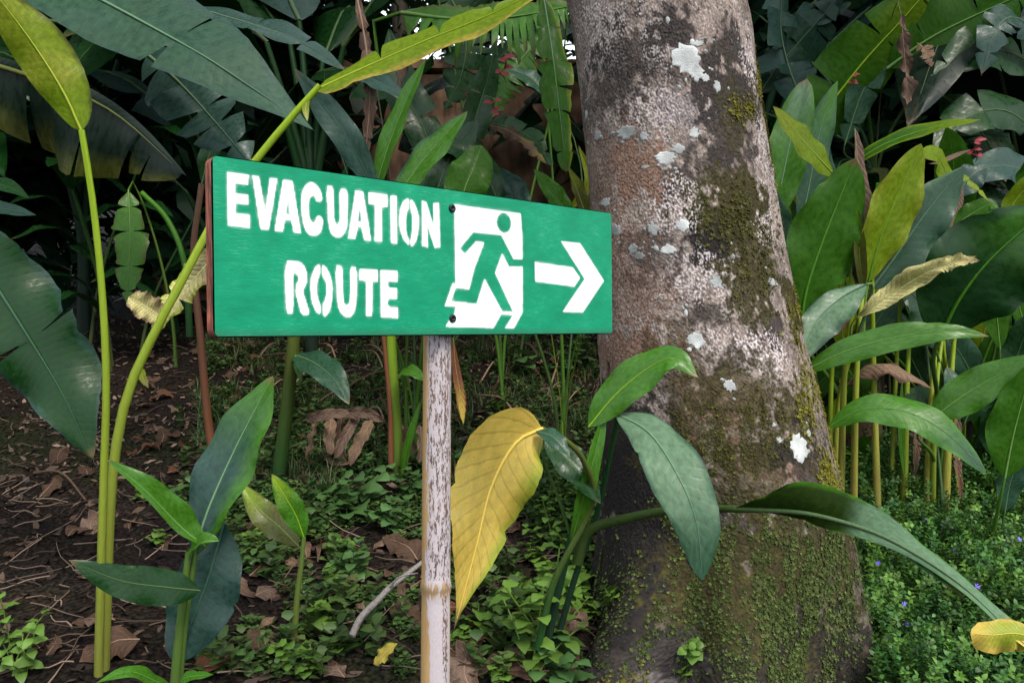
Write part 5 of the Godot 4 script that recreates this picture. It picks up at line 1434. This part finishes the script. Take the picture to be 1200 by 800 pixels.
func build_herbs() -> void:
	rng.seed = 901
	var kinds := [
		[herb_proto(7, 0.065, 0.026, 0.11, Color(0.058, 0.125, 0.036), "pointed_leaf_seedling", "", ""), "pointed leaf seedling"],
		[herb_proto(7, 0.044, 0.021, 0.06, Color(0.085, 0.165, 0.025), "round_leaf_seedling", "", ""), "round leaf seedling"],
		[herb_proto(10, 0.036, 0.012, 0.13, Color(0.085, 0.16, 0.025), "upright_weed", "", ""), "upright weed"],
	]
	# spots: px, py, size, kind, label
	var spots := [
		[430, 600, 1.5, 0, "broad-leaved seedling growing beside the post above the twig"], [405, 615, 1.2, 0, "pointed seedling close to the ginger shoot"], [455, 625, 1.1, 0, "pointed seedling between the twig and the post"], [440, 570, 1.1, 0, "pointed seedling under the sheathed green stem"],
		[560, 745, 1.2, 1, "round-leaved seedling under the yellow leaf's tip"], [590, 755, 1.0, 1, "round-leaved seedling on litter beside the yellow leaf"], [545, 760, 0.8, 1, "tiny round-leaved seedling at the yellow leaf's tip"],
		[655, 715, 1.5, 1, "lush round-leaved weed at the trunk's root"], [680, 700, 1.3, 1, "bright round-leaved weed against the root"], [640, 690, 1.2, 1, "round-leaved weed between yellow leaf and root"], [690, 725, 0.9, 1, "small round-leaved weed on the grey root"], [628, 720, 1.0, 1, "round-leaved weed in litter beside the root"],
		[705, 640, 1.4, 2, "upright weed standing against the dark trunk foot"], [690, 600, 1.2, 2, "upright weed among the ginger stems"], [660, 600, 1.1, 2, "upright weed behind the yellow leaf"], [650, 640, 1.2, 2, "upright weed beside the yellow leaf's edge"],
		[370, 745, 1.1, 1, "round-leaved seedling beside the ginger shoot's base"], [340, 780, 0.9, 1, "round-leaved seedling below the ginger shoot"], [395, 775, 0.8, 1, "tiny seedling near the small yellow fallen leaf"], [360, 790, 0.9, 1, "low seedling at the frame's lower edge"],
		[15, 780, 1.1, 2, "feathery weed in the frame's lower corner"], [30, 795, 1.0, 2, "second feathery weed in the frame's lower corner"], [390, 690, 1.0, 1, "round-leaved seedling above the twig"], [415, 680, 0.9, 0, "pointed seedling just above the twig"], [400, 655, 1.0, 1, "round-leaved seedling behind the ginger shoot leaf"],
		[660, 440, 1.6, 0, "leafy seedling under the arrow"], [610, 440, 1.5, 0, "seedling beneath the pictogram end of the board"], [680, 430, 1.8, 0, "leafy seedling between board and trunk"], [640, 560, 1.1, 0, "seedling above the yellow leaf"], [590, 490, 1.2, 2, "upright weed above the yellow leaf's stalk"],
		[625, 665, 1.1, 1, "round-leaved weed beside the yellow leaf half way down"], [670, 665, 1.2, 2, "upright weed between the stems and the dark root"], [700, 690, 1.0, 1, "round-leaved weed touching the mossy trunk foot"], [615, 700, 1.0, 1, "round-leaved weed close to the yellow leaf's tail"], [640, 610, 1.0, 2, "upright weed behind the yellow leaf's green edge"], [560, 560, 1.2, 0, "pointed seedling between the post and the yellow leaf"], [480, 590, 1.1, 0, "pointed seedling brushing the post"], [380, 600, 1.1, 0, "pointed seedling behind the ginger shoot's tip"], [622, 800, 1.9, 2, "tall leafy weed hiding the ginger stems, nearest the post"], [648, 792, 2.1, 2, "tall leafy weed hiding the ginger stems, the middle one"], [640, 772, 1.6, 2, "tall leafy weed hiding the ginger stems, nearest the trunk"], [662, 810, 1.1, 0, "broad-leaved weed low before the ginger stems"], [636, 780, 1.1, 0, "broad-leaved weed between yellow leaf tail and ginger stems"], [165, 590, 0.8, 1, "seedling on bare soil near the tall stalks"], [185, 640, 0.8, 1, "seedling beside the folded ginger leaf"], [250, 600, 0.9, 2, "weed behind the upright ginger leaf"], [300, 640, 0.9, 1, "seedling behind the upright ginger leaf's edge"], [590, 800, 0.9, 1, "seedling at the lower edge beside the post"],
	]
	for s in spots:
		var src: Node3D = kinds[s[3]][0]
		var o := copy(src, stand(on_ground(s[0], s[1]), rng.randf() * TAU, s[2] * rng.randf_range(0.9, 1.1), rng.randf_range(-0.35, 0.35)))
		tag(o, s[4], "plant", "seedlings on the bank")
	for q in [[806, 792, 0.8, "sprig of round leaves growing from the mossy root"], [818, 762, 0.7, "smaller sprig of round leaves higher on the mossy root"], [742, 700, 0.8, "weed rooted in moss at the trunk's dark side"]]:
		var bs := bark_spot(q[0], q[1])
		var o := copy(kinds[1][0], stand(bark(bs.y, bs.x), rng.randf() * TAU, q[2], 0.5))
		tag(o, q[3], "plant", "seedlings on the bank")
	for k in kinds:
		var src: Node3D = k[0]
		src.free()
	# low ground cover too fine to count
	var xf := []
	var tn := []
	for i in 16000:
		var px := rng.randf_range(240, 720)
		var py := rng.randf_range(405, 800)
		if px < 420 and py > 640 and rng.randf() < 0.75: continue
		if py < 540 and rng.randf() < 0.45: continue
		var p := on_ground(px, py)
		if nz.get_noise_2d(p.x * 130, p.z * 100) < -0.10: continue
		if py > 640 and nz.get_noise_2d(p.x * 60 + 40, p.z * 60) < 0.05: continue
		xf.append(stand(p, rng.randf() * TAU, rng.randf_range(0.5, 1.3) * clampf(-p.z / 2.6, 0.6, 1.25), rng.randf_range(-0.4, 0.4)))
		tn.append(Color(0.042, 0.10, 0.026).lerp(Color(0.085, 0.14, 0.035), rng.randf()) * rng.randf_range(0.4, 1.2))
	var o := scatter("ground_cover", spray_mesh(6, 0.028, 0.015, 0.032), M.herb, xf, tn, self)
	tag(o, "patchy low green ground cover on the bank", "ground cover", "", "stuff")
	xf = []
	tn = []
	for i in 2600:
		var p := on_ground(rng.randf_range(230, 720), 400 + 190 * pow(rng.randf(), 1.3))
		if nz.get_noise_2d(p.x * 70 + 9, p.z * 70) < -0.08: continue
		xf.append(stand(p, rng.randf() * TAU, rng.randf_range(0.5, 1.3), rng.randf_range(-0.3, 0.3)))
		tn.append(Color(0.035, 0.085, 0.022).lerp(Color(0.13, 0.12, 0.05), pow(rng.randf(), 2.0)) * rng.randf_range(0.6, 1.3))
	var tx := []
	var tt := []
	for i in 900:
		var p := on_ground(rng.randf_range(0, 720), rng.randf_range(400, 800))
		if p.z > -2.3 and rng.randf() < 0.6: continue
		tx.append(Transform3D(Basis.from_euler(Vector3(rng.randfn() * 0.25, rng.randf() * TAU, rng.randfn() * 0.3)) * Basis.from_scale(Vector3(rng.randf_range(0.4, 1.6), 1, 1)), p + Vector3(0, 0.008, 0)))
		tt.append(Color(0.05, 0.035, 0.026).lerp(Color(0.24, 0.17, 0.13), pow(rng.randf(), 1.8)))
	var tws := scatter("dry_twigs", tube([Vector3(-0.06, 0, 0), Vector3(-0.02, 0.006, 0.006), Vector3(0.02, 0.002, -0.004), Vector3(0.06, 0.008, 0.003)], 0.0022, 0.0012, Color.WHITE, Color.WHITE, 6, 5, 0.2), M.woody2, tx, tt, self)
	tag(tws, "scattered thin dry twigs and stalk bits among the litter", "twigs", "", "stuff")
	tx = []
	tt = []
	for i in 1500:
		var p := on_ground(rng.randf_range(200, 730), rng.randf_range(470, 800))
		if nz.get_noise_2d(p.x * 90 + 70, p.z * 90) < 0.07 or (p.z > -2.2 and rng.randf() < 0.5): continue
		tx.append(stand(p, rng.randf() * TAU, rng.randf_range(0.5, 1.7), rng.randf_range(-0.4, 0.4)))
		tt.append(Color(0.05, 0.12, 0.028).lerp(Color(0.10, 0.16, 0.04), rng.randf()) * rng.randf_range(0.35, 0.9))
	var wds := scatter("small_weeds", spray_mesh(7, 0.030, 0.021, 0.06), M.herb, tx, tt, self)
	tag(wds, "loose small round-leaved weeds dotted over the bank", "weeds", "", "stuff")
	var gm := start()
	for k in 7:
		var an := k * 2.4
		var dir := Vector3(cos(an), 0, sin(an))
		var sd := Vector3(-sin(an), 0, cos(an)) * 0.0022
		var i0: int = gm.get_meta("count")
		var hh := 0.05 + 0.05 * absf(sin(k * 1.9))
		for q in 4:
			var t := q / 3.0
			for sg in [-1, 1]:
				gm.set_color(Color.WHITE)
				gm.add_vertex(dir * (0.004 + hh * 0.7 * t * t) + Vector3(0, hh * t * (1.15 - 0.4 * t), 0) + sd * sg * (1.0 - t * 0.95))
		for q in 3:
			for e in [0, 1, 2, 1, 3, 2]: gm.add_index(i0 + q * 2 + e)
		gm.set_meta("count", i0 + 8)
	var gr := scatter("grass", finish(gm), M.herb, xf, tn, self)
	tag(gr, "thin grass and dry blades growing over the upper bank", "grass", "", "stuff")
	xf = []
	tn = []
	for i in 14000:
		var z := -rng.randf_range(1.3, 6.0)
		var x := (rng.randf_range(-150, 1300) - 600) / F * -z
		if x < -0.3 and z > -2.5 and rng.randf() < 0.6: continue
		var p := Vector3(x, ground(x, z) + 0.003, z)
		xf.append(Transform3D(Basis.from_euler(Vector3(rng.randfn() * 0.4, rng.randf() * TAU, rng.randfn() * 0.4)) * Basis.from_scale(Vector3.ONE * rng.randf_range(0.4, 1.3)), p))
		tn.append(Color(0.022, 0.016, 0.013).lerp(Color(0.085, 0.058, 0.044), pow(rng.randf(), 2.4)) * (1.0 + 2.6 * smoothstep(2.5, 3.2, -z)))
	var ch := start()
	var pl := [[0.0, 0.15, 0.0], [0.4, 1.0, 0.25], [0.75, 0.8, 0.1], [1.0, 0.1, 0.3]]
	for q in pl:
		for sg in [-1, 1]:
			ch.set_color(Color.WHITE)
			ch.add_vertex(Vector3(q[0] * 0.04 - 0.02, q[2] * 0.015, sg * q[1] * 0.008))
	for q in 3:
		for e in [0, 1, 2, 1, 3, 2]: ch.add_index(q * 2 + e)
	var lt := scatter("leaf_litter", finish(ch), M.woody2, xf, tn, self)
	tag(lt, "fine crumbled brown leaf litter covering the soil", "leaf litter", "", "stuff")

func build_litter() -> void:
	rng.seed = 333
	# fallen leaves: a few shapes, each lying on the bank
	var protos := []
	for k in 6:
		var o := Node3D.new()
		o.name = "fallen_leaf"
		var L := 0.09
		var pts := [Vector3(-L / 2, 0.004, 0), Vector3(-L * 0.15, 0.012 + 0.006 * (k % 3), 0.008 * (k - 2)), Vector3(L * 0.2, 0.010, 0.004), Vector3(L / 2, 0.004 + 0.008 * (k % 2), -0.006)]
		var ms := leaf_meshes(pts, L * [0.24, 0.30, 0.2, 0.34, 0.27, 0.16][k], {"c": ["brown", "pinkbrown", "tan", "brown", "rust", "pinkbrown"][k], "ct": "brown", "cs": "brown", "spot": 0.2, "n": Vector3(0, 1, 0), "fold": [0.3, -0.2, 0.6, 0.15, 0.35, 0.8][k], "curl": [0.3, 0.1, 0.6, 0.4, -0.2, 0.2][k], "wave": 0.35, "freq": 2.0, "rag": 0.25, "rows": 12, "half": 3, "rep": 1.0, "cr": "tan", "b0": 0.7})
		var bl := part("blade", ms[0], M.dry, o)
		part("midrib", ms[1], M.stem, bl)
		protos.append(o)
	var zones := [
		["dead leaf on dark soil near the tall stalks", "dead leaves by the tall stalks", 0, 260, 560, 800, 15],
		["dead leaf between the ginger shoot and the post", "dead leaves between shoot and post", 300, 500, 640, 800, 20],
		["dead leaf under the hanging yellow leaf beside the post", "dead leaves below the yellow leaf", 520, 680, 730, 800, 22],
		["dead leaf on the upper bank below the board", "dead leaves on the upper bank", 150, 700, 400, 560, 130],
		["dead leaf half way up the bank among the weeds", "dead leaves half way up the bank", 260, 700, 560, 660, 40],
		["dead leaf on shaded ground behind the tall stalks", "dead leaves behind the tall stalks", 0, 240, 400, 560, 26],
	]
	var looks := ["brown cupped", "pinkish brown flat", "tan curled", "broad brown", "rust coloured", "narrow rolled pinkish"]
	for z in zones:
		for i in z[6]:
			var p := on_ground(rng.randf_range(z[2], z[3]), rng.randf_range(z[4], z[5]))
			var nn := ground_normal(p)
			var src: Node3D = protos[rng.randi() % 6]
			var sx := nn.cross(Vector3(0, 0, 1)).normalized()
			var bs := Basis(sx, nn, sx.cross(nn)) * Basis(Vector3(0, 1, 0), rng.randf() * TAU) * Basis.from_euler(Vector3(rng.randfn() * 0.25, 0, rng.randfn() * 0.25)) * Basis.from_scale(Vector3.ONE * rng.randf_range(0.5, 1.25))
			var c := copy(src, Transform3D(bs, p + nn * 0.006))
			var sz := c.scale.x
			tag(c, ("small " if sz < 0.72 else ("large " if sz > 1.05 else "")) + looks[protos.find(src)] + " " + z[0], "leaf", z[1])
	for s in [[545, 790, 1.5, 1, "large brown dead leaf at the lower edge beside the post"], [610, 785, 1.5, 0, "large reddish brown dead leaf under the round-leaved seedlings"], [470, 650, 1.6, 3, "broad reddish brown dead leaf behind the twig"], [480, 730, 1.3, 3, "brown dead leaf tucked beside the post below its joint"], [60, 575, 1.1, 3, "pinkish dead leaf on soil beside the broad banana leaf"], [130, 770, 1.4, 3, "dark brown dead leaf between the stalks and young ginger"], [255, 780, 1.2, 4, "reddish dead leaf at the young ginger's foot"], [400, 545, 1.2, 1, "pale dead leaf above the broad-leaved seedling"], [285, 700, 1.1, 2, "curled brown dead leaf beside the hanging ginger leaf"], [240, 715, 1.0, 0, "brown dead leaf hidden behind the young ginger"], [1000, 785, 1.2, 4, "reddish dead leaf beside the mossy root and bush"]]:
		var p := on_ground(s[0], s[1])
		var nn := (ground_normal(p) + Vector3(0, 0, 0.45)).normalized()
		var sx := nn.cross(Vector3(0, 0, 1)).normalized()
		var c := copy(protos[s[3]], Transform3D(Basis(sx, nn, sx.cross(nn)) * Basis(Vector3(0, 1, 0), rng.randf() * TAU) * Basis.from_scale(Vector3.ONE * float(s[2])), p + nn * 0.012))
		tag(c, s[4], "leaf", "large dead leaves on the bank")
	for o in protos:
		o.free()
	var y := thing("small_yellow_leaf", on_ground(450, 768), "small bright yellow fallen leaf below the twig", "leaf")
	leaf(y, [[438, 778, 1.72], [448, 768, 1.71], [456, 760, 1.705], [466, 754, 1.70]], 9, {"c": "yellow", "ct": "yellow", "ce": "yellowgreen", "m": "yellow", "pet": false, "rag": 0.3, "wave": 0.3, "n": Vector3(0, 0.7, 0.7)}, "blade")
	# dry strips of banana leaf under the board
	var d := thing("dry_banana_leaf", on_ground(405, 530), "grey-brown torn dry banana leaf draped on the bank below the board", "leaf")
	var strips := [[372, 490, 366, 520, 358, 540, 7], [388, 488, 385, 515, 388, 533, 8], [420, 486, 405, 510, 392, 537, 9], [436, 492, 420, 520, 410, 546, 8], [400, 488, 398, 520, 405, 540, 6], [358, 492, 380, 486, 410, 484, 8], [400, 485, 430, 484, 450, 494, 8], [478, 500, 480, 525, 474, 545, 11], [492, 498, 494, 520, 490, 542, 8], [468, 496, 466, 515, 470, 536, 7], [380, 536, 395, 543, 412, 542, 4]]
	for q in strips:
		var dd: float = 2.98 + rng.randf_range(-0.05, 0.05)
		leaf(d, [[q[0], q[1], dd], [q[2], q[3], dd - 0.06], [q[4], q[5], dd - 0.08]], q[6], {"c": ["tan", "pinkbrown", "brown"][rng.randi() % 3], "ct": "pinkbrown", "m": "dry", "pet": false, "rag": 0.35, "fold": rng.randf_range(0.3, 0.9), "wave": 0.4, "b0": 0.3, "b1": 0.4, "rows": 12, "half": 3, "n": Vector3(rng.randfn() * 0.4, 0.3, 0.9), "rep": 1.0}, "torn_strip")
	var stalks := [[330, 470, 395, 415, "tan"], [365, 500, 372, 400, "brown"], [385, 470, 470, 440, "brown"], [610, 500, 560, 470, "tan"], [640, 470, 655, 420, "tan"], [575, 470, 590, 440, "brown"], [300, 420, 400, 440, "brown"], [420, 455, 340, 430, "brown"], [690, 480, 650, 500, "brown"], [40, 560, 100, 600, "brown"]]
	for i in 26:
		var sx := rng.randf_range(250, 700)
		var sy := rng.randf_range(405, 500)
		stalks.append([sx, sy, sx + rng.randf_range(-50, 50), sy + rng.randf_range(-25, 25), ["tan", "pinkbrown", "brown"][rng.randi() % 3]])
	for s in stalks:
		var a := on_ground(s[0], s[1])
		var b := on_ground(s[2], s[3])
		var o := thing("dry_stalk", a, {"tan": "pale tan", "brown": "dark brown", "pinkbrown": "pinkish brown"}[s[4]] + (" upright" if absf(s[3] - s[1]) > absf(s[2] - s[0]) else " flat") + " dry plant stalk lying on the upper bank", "stalk", "dry stalks on the bank")
		var e := b - a
		part("stalk", tube([Vector3(0, 0.01, 0), e * 0.5 + Vector3(0.02, 0.07, 0.02), e + Vector3(0, 0.03, 0)], 0.006, 0.003, kol(s[4]), kol(s[4]), 10, 6, 0.1), M.woody, o)
	var tw := thing("fallen_twig", on_ground(416, 742), "crooked grey twig lying on the litter beside the post", "twig")
	var tp := []
	for q in [[412, 745, 1.80], [424, 722, 1.83], [444, 702, 1.86], [455, 690, 1.88], [470, 678, 1.90], [496, 658, 1.96]]:
		var pp := at(q[0], q[1], q[2])
		pp.y = maxf(pp.y, ground(pp.x, pp.z) + 0.006)
		tp.append(pp - tw.position)
	part("wood", tube(tp, 0.009, 0.0055, Color(0.20, 0.175, 0.165), Color(0.24, 0.21, 0.20), 24, 8, 0.25), M.woody, tw)
	part("twig_fork", tube([tp[3], tp[3] + Vector3(0.03, 0.035, 0.02), tp[3] + Vector3(0.075, 0.045, 0.02)], 0.003, 0.0012, Color(0.22, 0.19, 0.18), Color(0.22, 0.19, 0.18), 8, 6, 0.2), M.woody, tw)

func build_bush() -> void:
	rng.seed = 4242
	var c := at(1110, 690, 2.4)
	var o := thing("flowering_ground_cover", Vector3(c.x, ground(c.x, c.z), c.z), "low fine-leaved green bush with tiny blue flowers beside the trunk", "bush")
	var xf := []
	var tn := []
	var tops := []
	for i in 7500:
		var d := rng.randf_range(1.55, 3.35)
		var px := rng.randf_range(930, 1420)
		var x := (px - 600) / F * d
		var edge: float = 948.0 + 60.0 * smoothstep(2.4, 1.7, d) + 24.0 * nz.get_noise_1d(d * 300.0)
		if px < edge: continue
		if Vector2(x - 0.62, -d - TZ).length() < 0.42: continue
		var gy := ground(x, -d)
		var hgt := (0.30 + 0.09 * nz.get_noise_2d(x * 110, d * 110) + 0.05 * nz.get_noise_2d(x * 300, d * 300)) * smoothstep(0.0, 90.0, px - edge + 14.0)
		hgt = maxf(hgt, 0.03)
		var y := gy + hgt * (0.35 + 0.65 * pow(rng.randf(), 0.45))
		if d > 2.9: y = gy + (y - gy) * 1.1
		var p := Vector3(x, y - 0.03, -d)
		xf.append(Transform3D(Basis.from_euler(Vector3(rng.randfn() * 0.5, rng.randf() * TAU, rng.randfn() * 0.5)) * Basis.from_scale(Vector3.ONE * rng.randf_range(0.7, 1.3)), p - o.position))
		tn.append(Color(0.050, 0.165, 0.036).lerp(Color(0.16, 0.32, 0.045), pow(rng.randf(), 1.8)) * rng.randf_range(0.3, 0.9))
		tops.append(p)
	scatter("foliage", spray_mesh(15, 0.024, 0.010, 0.075), M.herb, xf, tn, o)
	var fm := flat_mat(0.6)
	for q in [[996, 573], [1118, 645], [1002, 692], [1060, 708], [1010, 718], [1063, 732], [1146, 687], [1195, 632], [1085, 610], [1150, 755], [1030, 660]]:
		var d := 1.6
		while d < 3.2:
			var pp := at(q[0], q[1], d)
			if pp.y < ground(pp.x, pp.z) + 0.30: break
			d += 0.02
		var p := at(q[0], q[1], d - 0.03)
		var st := start()
		for k in 5:
			var an := TAU * k / 5
			var i0: int = st.get_meta("count")
			var dir := Vector3(cos(an), 0.3, sin(an))
			var sd := Vector3(-sin(an), 0, cos(an))
			for v in [Vector3.ZERO, dir * 0.005 + sd * 0.003, dir * 0.009, dir * 0.005 - sd * 0.003]:
				st.set_color(Color(0.16, 0.10, 0.62))
				st.add_vertex(v)
			for e in [0, 1, 2, 0, 2, 3]: st.add_index(i0 + e)
			st.set_meta("count", i0 + 4)
		var f := part("flower", finish(st), fm, o)
		f.position = p - o.position
		f.rotation = Vector3(0.9, rng.randf() * TAU, 0)

func build_light() -> void:
	var cam := Camera3D.new()
	cam.name = "camera"
	cam.position = Vector3(0, EYE, 0)
	cam.fov = rad_to_deg(2.0 * atan(400.0 / F))
	cam.near = 0.05
	cam.far = 300.0
	add_child(cam)
	cam.current = true
	var sky := ProceduralSkyMaterial.new()
	sky.sky_top_color = Color(0.93, 0.97, 1.0)
	sky.sky_horizon_color = Color(0.80, 0.82, 0.84)
	sky.sky_curve = 0.2
	sky.ground_bottom_color = Color(0.10, 0.09, 0.07)
	sky.ground_horizon_color = Color(0.30, 0.31, 0.28)
	sky.sun_angle_max = 1.0
	var s := Sky.new()
	s.sky_material = sky
	var env := Environment.new()
	env.background_mode = Environment.BG_SKY
	env.sky = s
	env.background_energy_multiplier = 1.0
	env.tonemap_mode = Environment.TONE_MAPPER_LINEAR
	env.tonemap_exposure = 2.6
	env.sdfgi_enabled = true
	env.ssao_enabled = true
	env.ssil_enabled = true
	var we := WorldEnvironment.new()
	we.name = "environment"
	we.environment = env
	add_child(we)
	var sun := DirectionalLight3D.new()
	sun.name = "sun"
	sun.light_energy = 0.5
	sun.light_color = Color(1.0, 0.97, 0.93)
	sun.light_angular_distance = 20.0
	sun.shadow_enabled = true
	sun.rotation_degrees = Vector3(-50, 32, 0)
	add_child(sun)

func _ready() -> void:
	rng.seed = 20240
	nz.seed = 7
	nz.frequency = 0.02
	nz.fractal_octaves = 4
	build_light()
	make_materials()
	M.woody2 = flat_mat(0.9, 0.25)
	build_ground()
	build_wall()
	build_tree()
	build_sign()
	build_post()
	rng.seed = 5150
	build_near_plants()
	build_middle_plants()
	build_right_plants()
	build_background()
	build_thicket()
	build_bush()
	build_litter()
	build_herbs()
